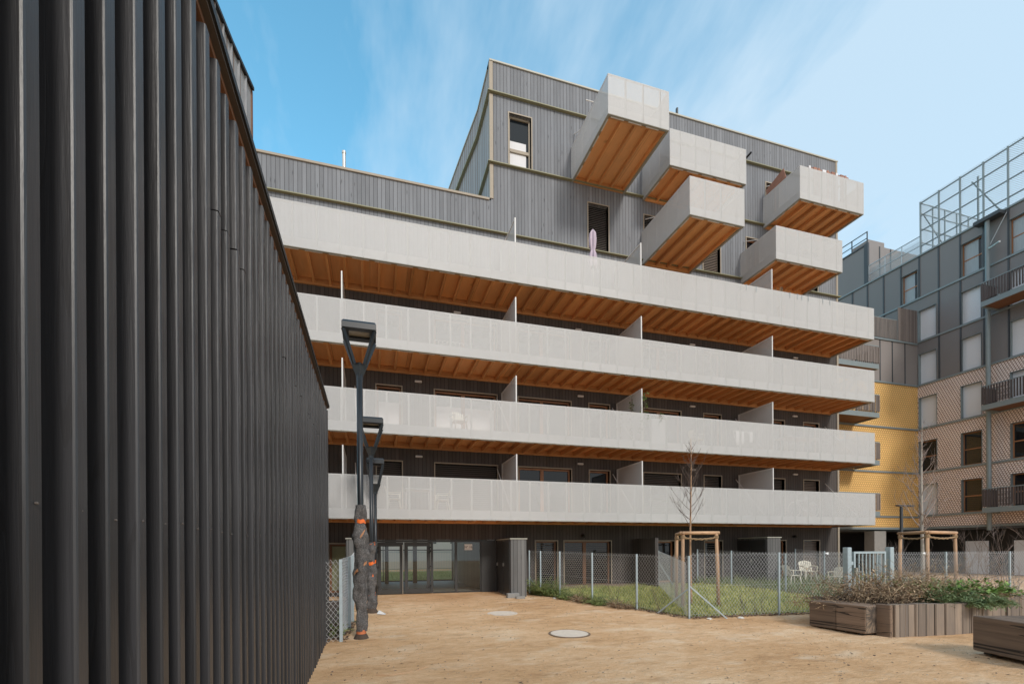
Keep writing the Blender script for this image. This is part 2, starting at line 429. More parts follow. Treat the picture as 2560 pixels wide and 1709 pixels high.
# ================================================================== ground
from mathutils import noise as mnoise
ys = [-60,-20,0] + [3+.1*i for i in range(141)] + [17.5,18,22,30,60,160]
xs = [-120,-30,-5,-2] + [-1+.1*i for i in range(151)] + [15,20,30,60,180]
def relief(x, y):
    e = min(x+1, 14-x, y-3, 17-y)
    if e <= 0: return 0.0
    e = min(1, e/.6)
    h = .010*mnoise.noise((x*.9, y*.7, 0))+.006*mnoise.noise((x*2.7, y*2.2, 3))+.004*mnoise.noise((x*6, y*6, 7))
    for off in (0, 1.5):                                   # shallow wheel ruts towards the entrance
        xt = 2.0+off+.9*math.sin((y-3)*.16)+.25*mnoise.noise((0, y*.4, off))
        h -= .010*math.exp(-((x-xt)/.13)**2)*(.6+.8*mnoise.noise((x, y*1.5, 9)))
        h += .005*math.exp(-((x-xt-.2)/.08)**2)
    return h*e
g = MB()
for y in ys: g.v += [(x, y, G(y)+relief(x, y)) for x in xs]
nx_ = len(xs)
g.f = [(j*nx_+i, j*nx_+i+1, (j+1)*nx_+i+1, (j+1)*nx_+i) for j in range(len(ys)-1) for i in range(nx_-1)]; g.mi = [0]*len(g.f)
tag(g.build('ground', M['ground'], smooth=True), 'tan compacted sand ground with scattered grit and debris', 'ground', kind='structure')

def inpoly(p, poly):
    x, y = p; r = False; n = len(poly)
    for i in range(n):
        (x1, y1), (x2, y2) = poly[i], poly[(i+1) % n]
        if (y1 > y) != (y2 > y) and x < (x2-x1)*(y-y1)/(y2-y1)+x1: r = not r
    return r
def sheet(poly, zf, name, m, skirt=.25):
    b = MB(); b.add([(x, y, zf(y)) for x, y in poly], [tuple(range(len(poly)))])
    for i in range(len(poly)):
        (x1, y1), (x2, y2) = poly[i], poly[(i+1) % len(poly)]
        b.quad((x1,y1,zf(y1)), (x1,y1,zf(y1)-skirt), (x2,y2,zf(y2)-skirt), (x2,y2,zf(y2)))
    return b.build(name, m)
LAWN = [(6.0,17.2),(6.55,15.66),(7.0,13.93),(7.6,12.33),(8.1,10.78),(13.0,10.5),(14.75,13.2),(14.2,16.2),(13.4,17.2)]
ROUGH = [(13.05,10.5),(22.2,10.5),(25,17.9),(13.4,17.9),(13.42,17.2),(14.25,16.2),(14.8,13.2)]
tag(sheet(LAWN, ZL, 'lawn', M['lawn']), 'short mown lawn of the ground floor garden behind the fence', 'lawn', kind='structure')
tag(sheet(ROUGH, lambda y: ZL(y)-.015, 'garden_ground', M['soil']), 'overgrown garden soil right of the mown lawn', 'garden', kind='structure')
def blades(poly, n, zf, hmin, hmax, wd, name, m, label):
    b = MB(); x0 = min(p[0] for p in poly); x1 = max(p[0] for p in poly); y0 = min(p[1] for p in poly); y1 = max(p[1] for p in poly)
    c = 0
    while c < n:
        x, y = R_(x0, x1), R_(y0, y1)
        if not inpoly((x, y), poly): continue
        c += 1
        h = R_(hmin, hmax)*(.6+.8*abs(math.sin(x*1.7)*math.cos(y*2.3+x))); a = R_(0, 6.28); z = zf(y)
        dx, dy = math.cos(a)*wd, math.sin(a)*wd; lx, ly = R_(-.6,.6)*h, R_(-.6,.6)*h
        b.tri((x-dx,y-dy,z), (x+dx,y+dy,z), (x+lx,y+ly,z+h))
    return tag(b.build(name, m), label, 'grass', kind='stuff')
blades(LAWN, 26000, ZL, .04, .14, .011, 'grass', M['grass'], 'short yellowish green lawn grass behind the chain-link fence')
blades(ROUGH, 15000, ZL, .08, .36, .013, 'rough_grass', M['weed'], 'taller rough green grass of the second garden')

# ================================================================== main building
main = thing('apartment_building', 'dark timber clad apartment block with long white perforated balconies', 'building', (9, W, .27))
S = [3.27, 6.05, 8.84]                       # floor levels behind the balconies
COLS = [(0.2,1.09),(2.33,4.75),(5.65,7.9),(8.74,9.66),(11.3,13.17),(14.4,15.31),(18.2,18.93),(20.11,21.04)]
wins = []                                    # (x0, x1, z0, z1, kind)
kinds = {0: 'sgggsssl', 1: 'gcgggggg', 2: 'ggggggsg'}
kinds[0] = 'ssggsssl'; kinds[1] = 'ccgggggg'
for fl, (z, head) in enumerate(((3.27,5.2),(6.05,7.98),(8.84,10.76))):
    for ci, (a, b) in enumerate(COLS):
        wins.append((a, b, z+.02, head, kinds[fl][ci]))
gw = [(6.34,7.26,.42,2.25,'v'), (7.58,9.7,.42,2.25,'v'), (11.7,12.8,.45,2.25,'g'), (14.4,15.34,.47,2.25,'v'), (18.2,18.97,.47,2.27,'g'), (20.09,21.04,.5,2.27,'l'), (-1.45,-.68,.4,2.15,'n')]
wins += gw
upw = [(5.33,6.26,17.2,19.24,'h'), (8.75,9.68,14.42,16.36,'s'), (11.4,12.3,14.42,16.36,'s'), (14.42,15.33,14.42,16.36,'l'), (17.95,18.7,17.2,19.16,'g'),
       (16.8,17.5,14.42,16.36,'g'), (20.1,21.04,14.42,16.36,'s'), (12.2,13.2,17.2,19.16,'g')]
HO = [(w[0], w[1], w[2], w[3]) for w in wins]
HU = [(w[0], w[1], w[2], w[3]) for w in upw]
ENT = (0.0, 4.68, .2, 2.31)
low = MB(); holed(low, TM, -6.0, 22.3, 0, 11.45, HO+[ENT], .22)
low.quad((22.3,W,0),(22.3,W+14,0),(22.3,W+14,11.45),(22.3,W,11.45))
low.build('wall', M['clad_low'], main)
up = MB(); holed(up, TM, 4.58, 22.3, 11.45, 21.08, HU, .22)
holed(up, TM, -6.0, 4.58, 11.45, 15.6, [], .2)
up.quad((22.3,W,11.45),(22.3,W+14,11.45),(22.3,W+14,21.08),(22.3,W,21.08))
up.build('wall', M['clad'], main)['label'] = 'weathered grey boarded upper wall'
# side face of the tower, bending back
SIDE = [(4.58,W),(4.58,20.34),(4.35,22.44),(4.07,25.2),(3.5,30.5)]
sd = MB()
for (x1, y1), (x2, y2) in zip(SIDE, SIDE[1:]): sd.quad((x1,y1,15.4),(x2,y2,15.4),(x2,y2,21.08),(x1,y1,21.08))
sd.build('side_wall', M['clad_side'], main)
rf = MB(); rf.box(-6,4.58,W+.02,W+13.9,15.3,15.45); rf.add([(x,y,20.9) for x,y in SIDE]+[(22.28,W+13.9,20.9),(22.28,W+.02,20.9)], [tuple(range(7))])
rf.build('roof', M['concrete'], main)
# horizontal ledges, caps, corner trims
ld = MB()
def ledge_front(x0, x1, z): ld.box(x0, x1, W-.13, W-.002, z-.012, z+.022)
ledge_front(-6, 22.42, 14.36); ledge_front(4.45, 22.42, 17.08); ledge_front(4.45, 22.42, 19.84)
for z in (17.08, 19.84):
    for (x1, y1), (x2, y2) in zip(SIDE, SIDE[1:]):
        ld.quad((x1-.13,y1-.1,z+.022),(x2-.13,y2-.1,z+.022),(x2,y2-.1,z+.022),(x1,y1-.1,z+.022)); ld.quad((x1-.13,y1-.1,z-.03),(x2-.13,y2-.1,z-.03),(x2,y2-.1,z-.03),(x1,y1-.1,z-.03)); ld.quad((x1-.13,y1-.1,z-.03),(x2-.13,y2-.1,z-.03),(x2-.13,y2-.1,z+.04),(x1-.13,y1-.1,z+.04))
ld.build('ledge', M['ledge'], main)
cp = MB(); cp.box(-6,4.5,W-.05,W+.35,15.6,15.68); cp.build('parapet_cap', M['trim'], main)
cp = MB(); cp.box(4.53,22.36,W-.05,W+.35,21.08,21.14)
for (x1, y1), (x2, y2) in zip(SIDE, SIDE[1:]): cp.bar((x1+.05,y1,21.11),(x2+.05,y2,21.11),.2,.06)
cp.build('parapet_cap', M['cap'], main)
tr = MB()
for z0, z1 in ((15.69,17.04),(17.13,19.8),(19.89,21.07)): tr.box(4.53,4.67,W-.03,W-.004,z0,z1); tr.box(4.53,4.577,W-.003,W+.1,z0,z1)
for z0, z1 in ((0.2,11.45),(11.46,14.32),(14.41,17.04),(17.13,19.8),(19.89,21.07)): tr.box(22.22,22.33,W-.03,W-.004,z0,z1)
tr.build('corner_trim', M['trim'], main)

def window(T, root, x0, x1, z0, z1, kind, dep=.2, trim=True, label=None):
    f = MB(); t = .045
    if trim:
        for a0, a1, c0, c1 in ((x0-t,x1+t,z1,z1+t),(x0-t,x0,z0,z1),(x1,x1+t,z0,z1)):
            tbox(f, T, a0, a1, -.022, dep-.02, c0, c1) if (a1-a0 < .1) else tbox(f, T, a0, a1, -.022, .03, c0, c1)
    if kind in 'sl':
        wn = f.build('window', M['trim'], root)
        s = MB(); z = z0+.02
        while z < z1-.03:
            p = [T(x0+.012,dep-.08,z), T(x1-.012,dep-.08,z), T(x1-.012,dep-.045,z+.062), T(x0+.012,dep-.045,z+.062)]
            s.quad(*p); s.quad(T(x0+.012,dep-.045,z+.062), T(x1-.012,dep-.045,z+.062), T(x1-.012,dep-.04,z+.055), T(x0+.012,dep-.04,z+.055))
            z += .075
        s.build('blind', M['shutter' if kind == 's' else 'shutter_lt'], wn)
        pn = MB(); tbox(pn, T, x0, x1, dep-.01, dep+.01, z0, z1); pn.build('pane', M['pane'], wn)
    else:
        wn = f.build('window', M['trim'], root)
        fr = MB(); sw = .07; b0, b1 = dep-.07, dep-.005
        tbox(fr, T, x0+.003, x0+sw, b0, b1, z0, z1-.003); tbox(fr, T, x1-sw, x1-.003, b0, b1, z0, z1-.003)
        tbox(fr, T, x0+sw, x1-sw, b0, b1, z1-sw, z1-.003); tbox(fr, T, x0+sw, x1-sw, b0, b1, z0, z0+sw)
        if x1-x0 > 1.7: tbox(fr, T, (x0+x1)/2-.07-.1, (x0+x1)/2+.07-.1, b0, b1, z0+sw, z1-sw)
        if kind == 'h': tbox(fr, T, x0+sw, x1-sw, b0-.02, b1, z0+.62, z0+.74)
        fr.build('frame', M['sash'] if kind != 'h' else M['trim'], wn)
        pn = MB(); tbox(pn, T, x0+.02, x1-.02, dep-.02, dep+.01, z0+.01, z1-.01); pn.build('pane', M['pane'], wn)
        if kind in 'chn':
            cu = MB(); c1 = z1-.55 if kind == 'c' else (z1-.95 if kind == 'h' else z1-.08)
            tbox(cu, T, x0+.08, x1-(.08 if kind != 'h' else .17), dep-.035, dep-.022, z0+.08, c1)
            cu.build('curtain', M['curtain'] if kind != 'n' else M['greyleaf2'], wn)
        if kind == 'v':                                   # half-open venetian slats in front of the sash
            s = MB(); z = z0+.06
            while z < z1-.04:
                tbox(s, T, x0+.012, x1-.02, dep-.12, dep-.075, z, z+.012); z += .085
            s.build('blind', M['shutter_lt'], wn)
    if label: wn['label'] = label
    return wn
M['greyleaf2'] = mat('sage_green_curtain', rough=.8, fn=plain((.36,.38,.24), .15, 8, stretch=(8,8,.2)))
for w in wins+upw: window(TM, main, *w)
# small oblong wall lights
for x, z in ((8.3,5.44),(19.55,5.45),(1.72,5.42),(13.77,5.43),(8.33,8.24),(13.77,8.25),(19.55,8.24),(1.71,8.22),(8.25,10.98),(13.78,11.0),(19.6,11.04),(3.2,11.0)):
    q = MB(); q.cbox(x-.13,x+.13,W-.09,W-.002,z-.035,z+.035,.012); q.build('wall_light', M['white'], main)
for x in (8.39, 19.44):
    q = MB(); q.tube([(x,W-.002,2.48),(x,W-.1,2.48),(x,W-.16,2.44)],[.05,.07,.06],10); q.build('wall_light', M['black'], main)

NJ = [0]
def balcony(x0, x1, yf, zb, zt, sides='', step=.7, joist=.55, stuff=False, label=None):
    yb = W-.004
    dk = MB(); dk.box(x0+.02, x1-.02, yf+.12, yb, zb+.21, zb+.33)
    bal = dk.build('balcony', M['ply'], main)
    if label: bal['label'] = label
    # timber joists
    js = []; n = int((x1-x0-.2)/joist)
    for i in range(n+1):
        x = x0+.1+(x1-x0-.2)*i/n
        js.append((x-.04, x+.04))
    if stuff:
        m_ = MB()
        for a, b in js: m_.box(a, b, yf+.19, yb-.072, zb+.035, zb+.208)
        m_.build('joist', M['joist'], bal)['kind'] = 'stuff'
    else:
        for a, b in js:
            m_ = MB(); m_.box(a, b, yf+.19, yb-.072, zb+.035, zb+.208)
            m_.build('joist', M['joist'], bal); NJ[0] += 1
    bm = MB(); bm.box(x0+.1, x1-.1, yf+.12, yf+.187, zb+.0, zb+.208); bm.build('edge_beam', M['beam'], bal)
    lg = MB(); lg.box(x0+.1, x1-.1, yb-.07, yb, zb-.01, zb+.207); lg.build('wall_ledger', M['beam'], bal)
    # steel edge profile with the pale packers beneath the sheets
    er = MB(); er.box(x0+.006, x1-.006, yf+.008, yf+.09, zb-.012, zb+.03)
    if 'l' in sides: er.box(x0+.006, x0+.09, yf+.092, yb, zb-.012, zb+.03)
    if 'r' in sides: er.box(x1-.09, x1-.006, yf+.092, yb, zb-.012, zb+.03)
    er.build('edge_profile', M['strip'], bal)
    ps = MB(); x = x0+.15
    while x < x1-.5: ps.box(x, x+.52, yf+.075, yf+.11, zb-.022, zb-.013); x += .7
    if 'l' in sides:
        y = yf+.2
        while y < yb-.55: ps.box(x0+.075, x0+.11, y, y+.5, zb-.022, zb-.013); y += .7
    ps.build('packer', M['white'], bal)
    # perforated sheets
    bs = MB(); po = MB()
    seams = [x1]; x = x1-.36
    while x > x0+.2: seams.append(x); x -= step
    seams.append(x0)
    for a, b in zip(seams[1:], seams):
        bs.box(a+.005, b-.005, yf, yf+.007, zb, zt)
    for a in seams[1:-1]: po.box(a-.03, a+.03, yf+.012, yf+.05, zb+.03, zt-.03)
    po.box(x0+.01, x1-.01, yf+.012, yf+.05, zt-.03, zt-.002)
    po.box(x0+.01, x1-.01, yf+.06, yf+.115, zb+.04, zb+.335)
    for sd_, xx in (('l', x0), ('r', x1-.007)):
        if sd_ in sides:
            y = yf+.009
            while y < yb-.05:
                y2 = min(y+step, yb); bs.box(xx, xx+.007, y, y2-.008, zb, zt); y = y2
            xi = xx+.012 if sd_ == 'l' else xx-.05
            po.box(xi, xi+.038, yf+.06, yb, zt-.03, zt-.002)
            po.box(xi, xi+.03, yf+.12, yb, zb+.04, zb+.335)
    bs.build('perforated_sheet', M['perf'], bal)
    po.build('railing', M['white'], bal)
    return bal
balcony(-4.2, 21.86, YF, 11.31, 12.71, 'r', label='topmost long balcony with open terrace above it')
balcony(7.99, 10.45, 14.92, 17.07, 18.47, 'lr', label='highest box balcony jutting furthest towards the sky')
balcony(11.32, 14.98, 16.14, 16.98, 18.41, 'lr', label='wide box balcony right of the highest one')
balcony(11.27, 13.72, 14.88, 14.17, 15.58, 'lr', label='narrow deep box balcony below the wide one')
balcony(17.76, 21.42, 16.1, 16.95, 18.36, 'lr', label='upper right box balcony with pallet wood on its rail')
balcony(16.45, 20.13, 16.1, 14.13, 15.53, 'lr', label='lower right box balcony')
balcony(-4.2, 21.86, YF, 8.49, 9.9, 'r', stuff=True, label='second long balcony from the top')
balcony(-4.2, 21.86, YF, 5.71, 7.09, 'r', stuff=True, label='third long balcony from the top')
balcony(-4.2, 21.86, YF, 2.93, 4.34, 'r', stuff=True, label='lowest long balcony over the entrance')

def divider(x, zb, glass=False):
    z0, z1 = zb+.335, zb+2.36
    fr = MB(); fr.box(x-.02,x+.02,YF+.13,YF+.19,z0,z1); fr.box(x-.02,x+.02,W-.1,W-.03,z0,z1); fr.box(x-.02,x+.02,YF+.19,W-.1,z1-.04,z1)
    d = fr.build('divider_screen', M['white'], main)
    p = MB(); p.box(x-.004,x+.004,YF+.192,W-.102,z0+.05,z1-.042); p.build('screen_panel', M['frost' if glass else 'perf'], d)
    return d
for zb in (2.93, 5.71, 8.49):
    for x in (-.87, 4.95, 10.0, 16.26): divider(x, zb)
for x, gl in ((4.95,True),(10.0,True),(16.26,False)): divider(x, 11.31, gl)
for zb in (2.93, 5.71):
    for x in (-.55, 4.75, 9.8, 16.1, 21.4):
        r = MB(); r.tube([(x,W-.03,zb+2.15),(x+.1,YF+.5,zb+.35)],.018,6); r.build('brace_rod', M['white'], main)
for zb, xs_ in ((16.98,(11.5,)),(14.17,(11.45,)),(16.95,(17.95,)),(14.13,(16.65,)),(17.07,(8.15,))):
    for x in xs_:
        r = MB(); r.tube([(x,W-.02,zb+2.0),(x+.05,W-1.0,zb+1.5)],.018,6); r.build('brace_rod', M['white'], main)

# entrance
ent = MB()
zt = 2.30
ent.box(.003,.19,W+.05,W+.3,.2,zt); ent.box(.19,4.677,W+.06,W+.28,2.22,zt)
ent.box(4.1,4.677,W+.02,W+.28,.2,2.22)
ent.box(4.677,4.72,W-.025,W+.2,.2,2.3)
door = ent.build('entrance', M['dark'], main)
lf = MB()
for a, b in ((.2,1.13),(1.17,2.13)):
    lf.box(a,a+.13,W+.09,W+.15,.3,2.21); lf.box(b-.13,b,W+.09,W+.15,.3,2.21); lf.box(a+.13,b-.13,W+.09,W+.15,2.06,2.21); lf.box(a+.13,b-.13,W+.09,W+.15,.3,.47)
for a in (2.15,3.07): lf.box(a,a+.09,W+.08,W+.16,.3,2.219)
lf.box(4.06,4.099,W+.08,W+.16,.3,2.219); lf.box(2.24,4.06,W+.09,W+.15,.28,.33)
lf.build('door_frame', M['dark'], door)
for a, b in ((.33,1.0),(1.3,2.0)):
    p = MB(); p.box(a+.002,b-.002,W+.115,W+.125,.472,2.058); p.build('glass_pane', M['clear'], door)
for a, b in ((2.242,3.068),(3.162,4.058)):
    p = MB(); p.box(a,b,W+.115,W+.125,.332,2.218); p.build('glass_pane', M['clear'], door)
p = MB(); p.tube([(1.1,W+.03,.3),(1.1,W+.03,2.12)],.018,8); p.build('handle', M['steel'], door)
for x in (.2, 2.1):
    for z in (.55, 1.28, 1.85, 2.0):
        p = MB(); p.box(x-.05,x+.03,W+.05,W+.088,z-.05,z+.0); p.box(x-.01,x+.07,W+.05,W+.088,z+.002,z+.05); p.build('hinge', M['black'], door)
sg = MB(); sg.box(3.45,3.76,W+.1,W+.108,1.91,2.14)
sgo = sg.build('sign', M['paper'], door)
cu = bpy.data.curves.new('sign_text', 'FONT'); cu.body = 'N\u00b0 16'; cu.size = .125; cu.extrude = .001; cu.align_x = 'CENTER'
to = bpy.data.objects.new('tmp_text', cu); COL.objects.link(to)
bpy.context.view_layer.update()
me = bpy.data.meshes.new_from_object(to.evaluated_get(bpy.context.evaluated_depsgraph_get()))
bpy.data.objects.remove(to)
tx = bpy.data.objects.new('lettering', me); me.materials.clear(); me.materials.append(M['black']); COL.objects.link(tx)
tx.parent = sgo; tx.rotation_euler = (math.pi/2,0,0); tx.location = Vector((3.605,W+.098,1.985))-Vector((9,W,.27))
lb = MB(); lb.box(-.05,4.25,W+.3,26.0,.2,.28); lb.build('lobby_floor', M['lobby'], main)
lb = MB(); lb.box(-.2,-.05,W+.3,26,.28,2.6); lb.box(4.25,4.4,W+.3,26,.28,2.6); lb.box(-.05,4.25,W+.3,26,2.6,2.7); lb.build('lobby_wall', M['lobbywall'], main)
lb = MB()
for x in (-.05,.55,2.9,4.2): lb.box(x,x+.05,25.9,25.98,.28,2.6)
lb.box(-.05,4.25,25.9,25.98,1.92,1.98); lb.box(-.05,4.25,25.9,25.98,.281,.33)
lb.build('lobby_glazing_frame', M['dark'], main)
lb = MB(); lb.box(.62,.8,24.4,24.58,.281,2.6); lb.build('lobby_column', M['black'], main)
lb = MB(); lb.box(2.0,2.2,24.5,24.7,.281,2.6); lb.build('lobby_column', M['redcol'], main)
# courtyard behind the lobby
cy = MB(); cy.box(-14,24,27,39,.2,.3); tag(cy.build('courtyard_lawn', M['lawn']), 'strip of lawn seen through the glazed lobby', 'lawn', kind='structure')
blades([(-3,27.2),(8,27.2),(8,36),(-3,36)], 5000, lambda y: .3, .05, .16, .01, 'courtyard_grass', M['weed'], 'green grass behind the building seen through the lobby')
rw = thing('rear_building', 'pale concrete building with window slots behind the lobby', 'building', (3,44,.27))
q = MB(); q.box(-16,26,44,54,0,9); q.build('wall', M['paleconc'], rw)
for x in (-4,-2.2,-.4,1.4,5,7,9):
    q = MB(); q.box(x,x+.7,43.96,43.998,2.6,3.9); q.build('window', M['pane'], rw)
fe = thing('bar_fence', 'pale bar fence beyond the lawn seen through the lobby', 'fence', (3,38,.3))
q = MB(); x = -3
while x < 11: q.box(x,x+.03,38,38.03,.3,2.0); x += .13
q.build('railing_bar', M['galv'], fe)
q = MB(); q.box(-3,11,37.97,37.998,.5,.56); q.box(-3,11,37.97,37.998,1.8,1.86); q.build('rail', M['galv'], fe)

# roof items
q = MB(); q.tube([(-.93,19.3,15.45),(-.93,19.3,17.15)],.065,12); q.tube([(-.93,19.3,17.12),(-.93,19.3,17.2)],.078,12); q.build('flue', M['steel'], main)
q = MB(); q.box(13.65,13.72,18.9,19.0,20.9,22.3); q.add([(13.72,18.93,20.9),(13.72,18.93,22.25),(13.1,18.93,20.9),(13.72,18.98,20.9),(13.72,18.98,22.25),(13.1,18.98,20.9)],[(0,1,2),(3,5,4),(1,4,5,2)]); q.build('roof_vent', M['tealdk'], main)
q = MB(); q.tube([(16.75,W,19.98),(16.8,W-.35,20.05)],.045,8); q.build('spout', M['black'], main)
q = MB(); q.tube([(8.35,W-.02,18.6),(8.6,W-1.0,19.6)],.02,6); q.tube([(8.2,W-1.0,19.6),(8.7,W-1.0,19.6)],.02,6); q.build('awning_arm', M['white'], main)

# ================================================================== slat building on the left
XL = -.87
sb = thing('slat_building', 'near dark building clad in vertical charcoal timber slats', 'building', (-3,5,0))
ZT = 4.9
body = MB()
body.box(-9,XL-.11,-4,10.74,0,ZT+.1); body.build('wall', M['slat_back'], sb)
sl = MB()
def slat_profile(y0, y1, xo, xi, z0, z1):
    c = .007
    prof = [(xi,y0),(xo-c*1.3,y0),(xo-c*.4,y0+c*.35),(xo,y0+c*1.2),(xo,y1-c),(xo-c,y1),(xi,y1)]
    n = len(prof)
    vs = [(x,y,z0) for x,y in prof]+[(x,y,z1) for x,y in prof]
    fs = [(i,(i+1)%n,n+(i+1)%n,n+i) for i in range(n)]+[tuple(range(n-1,-1,-1)),tuple(range(n,2*n))]
    sl.add(vs, fs)
y = -.30
i = 0
while y < 10.7:
    dx = R_(-.006,.006); z1 = ZT-.10+R_(-.02,.0); wv = R_(-.004,.004)
    if i in (17,18,19,20) or (i > 20 and random.random() < .55):
        zj = (3.9 if random.random() < .8 else 2.65)+R_(-.015,.015)
        slat_profile(y, y+.066+wv, XL+dx, XL-.105, 0.0, zj-.004); slat_profile(y+R_(-.004,.004), y+.066+wv, XL+dx+R_(-.004,.004), XL-.105, zj+.004, z1)
    else:
        slat_profile(y, y+.066+wv, XL+dx, XL-.105, 0.0, z1)
    y += .207 if y < 9.9 else .16; i += 1
sl.build('slat_cladding', M['slat'], sb)
sc_ = MB(); yy = -.3
while yy < 10.7:
    for z in (1.98+R_(-.012,.012),):
        sc_.cbox(XL-.002,XL+.007,yy+.029,yy+.037,z-.004,z+.004,.002)
    yy += .207
sc_.build('screw_head', M['shutter'], sb)['kind'] = 'stuff'
q = MB(); q.box(XL-.105,XL-.03,-4,10.78,ZT-.04,ZT-.002); q.box(XL-.11,XL-.104,-4,10.74,ZT-.35,ZT-.04); q.build('soffit_board', M['soff'], sb)
q = MB(); q.box(XL-.105,XL+.012,-4,10.8,ZT,ZT+.02); q.build('cap_board', M['capbr'], sb)
q = MB(); q.box(-9,XL+.028,-4,10.82,ZT+.022,ZT+.075); q.build('roof_flashing', M['black'], sb)
q = MB(); q.box(XL-.11,XL-.004,10.745,10.79,0,ZT-.05); q.build('end_board', M['slat'], sb)
UPW = [(-3.3,0.0),(-2.35,4.5),(-1.93,6.99),(-1.86,7.5),(-1.74,8.17)]
q = MB()
for (x1, y1), (x2, y2) in zip(UPW, UPW[1:]): q.quad((x1,y1,ZT),(x2,y2,ZT),(x2,y2,9),(x1,y1,9))
q.quad((-1.74,8.17,ZT),(-8,8.17,ZT),(-8,8.17,9),(-1.74,8.17,9))
q.add([(x,y,8.9) for x,y in UPW]+[(-8,8.17,8.9),(-8,0,8.9)],[tuple(range(len(UPW)+2))])
q.build('upper_wall', M['batten_up'], sb)
q = MB()
for (x1, y1), (x2, y2) in zip(UPW, UPW[1:]):
    n_ = max(1, int(math.hypot(x2-x1,y2-y1)/.2))
    for k in range(n_):
        t = k/n_; q.box(x1+(x2-x1)*t-.003,x1+(x2-x1)*t+.028,y1+(y2-y1)*t-.012,y1+(y2-y1)*t+.012,ZT+.08,8.98)
q.build('standing_seam', M['clad_side'], sb)['kind'] = 'stuff'
q = MB()
for (x1, y1), (x2, y2) in zip(UPW, UPW[1:]): q.bar((x1,y1,9.0),(x2,y2,9.0),.09,.05)
q.build('parapet_cap', M['black'], sb)
q = MB(); q.box(-1.78,-1.725,8.15,8.2,ZT+.08,8.98); q.build('corner_trim', M['soff'], sb)

# ================================================================== neighbouring building
nb = thing('mesh_clad_building', 'neighbouring block with slate grey, gold and bronze mesh cladding', 'building', (XB,20,.27))
LV = [3.98, 6.83, 9.72, 12.6, 15.47, 18.35, 21.15]
A, B_, C_ = (21.54,22.6), (19.2,20.26), (16.84,17.9)
D_ = (14.5,15.55)
bw = []
def addw(z, col, kd, h=2.08): bw.append((col[0], col[1], z+.05, z+h, kd))
for z, ks in ((3.98,'rgg'),(6.83,'ggg'),(9.72,'rrr'),(12.6,'rrr'),(15.47,'rrr')):
    for col, kd in zip((A,B_,C_), ks): addw(z, col, kd)
addw(18.35,(22.6,23.63),'q',2.0); addw(18.35,(19.12,20.22),'q',2.1); addw(18.35,(16.8,17.9),'q',2.1)
hp = [w[:4] for w in bw if w[2] < 12.6]; hg = [w[:4] for w in bw if w[2] > 12.6]
q = MB(); holed(q, TB, 13.5, YB, 3.2, 12.6, hp, .34); q.build('wall', M['pink'], nb)['label'] = 'bronze and white woven mesh lower wall'
q = MB(); holed(q, TB, 13.5, 32.0, 12.6, 21.15, hg, .34); q.build('wall', M['grey'], nb)['label'] = 'slate grey mesh upper wall'
q = MB(); q.quad((23.5,YB,3.2),(XB,YB,3.2),(XB,YB,12.6),(23.5,YB,12.6)); q.build('wall', M['gold'], nb)['label'] = 'golden mesh wall'
q = MB(); q.quad((23.5,YB,12.6),(XB,YB,12.6),(XB,YB,15.35),(23.5,YB,15.35)); q.build('wall', M['greylt'], nb)['label'] = 'warm grey mesh wall over the golden one'
q = MB(); q.box(23.5,XB+8,YB+.05,YB+10,15.2,15.34); q.box(XB+.02,XB+12,13.5,34,20.95,21.1); q.box(23.5,XB+8,YB+.4,YB+10,3.0,3.19); q.box(XB+.02,XB+8,13.5,YB+.4,3.0,3.19); q.build('roof', M['tealdk'], nb)
q = MB()
for z in LV[:-1]:
    tbox(q, TB, 13.5, YB if z < 15 else 32, -.07, -.004, z-.055, z+.055)
tbox(q, TB, 13.5, 32, -.09, -.004, 21.1, 21.2); tbox(q, TB, 13.5, YB, -.06, -.004, 3.12, 3.24)
for z in (3.92, 6.8, 9.68, 12.58): q.box(23.5, XB-.08, YB-.07, YB-.004, z-.055, z+.055)
q.box(23.5, XB-.08, YB-.07, YB-.004, 15.3, 15.4); q.box(23.5, XB-.07, YB-.06, YB-.004, 3.1, 3.24)
q.build('floor_band', M['teal'], nb)
q = MB()
for y in (17.92,19.06,20.23,21.39,22.51,23.64,24.79,25.93,27.06,28.2,29.3,16.8,15.7):
    for z0, z1 in ((12.66,15.41),(15.53,18.29),(18.41,21.09)):
        if y > YB and z0 < 15: continue
        skip = any(h[0]-.06 < y < h[1]+.06 and h[2]-.05 < (z0+z1)/2 < h[3]+.4 and h[0]+.06 < y < h[1]-.06 for h in hg)
        if not skip: q = MB(); tbox(q, TB, y-.045, y+.045, -.03, -.004, z0, z1); q.build('cover_strip', M['tealdk'], nb)
for x in (31.43,32.51,33.64): q = MB(); q.box(x-.03,x+.03,YB-.03,YB-.004,12.66,15.29); q.build('cover_strip', M['tealdk'], nb)
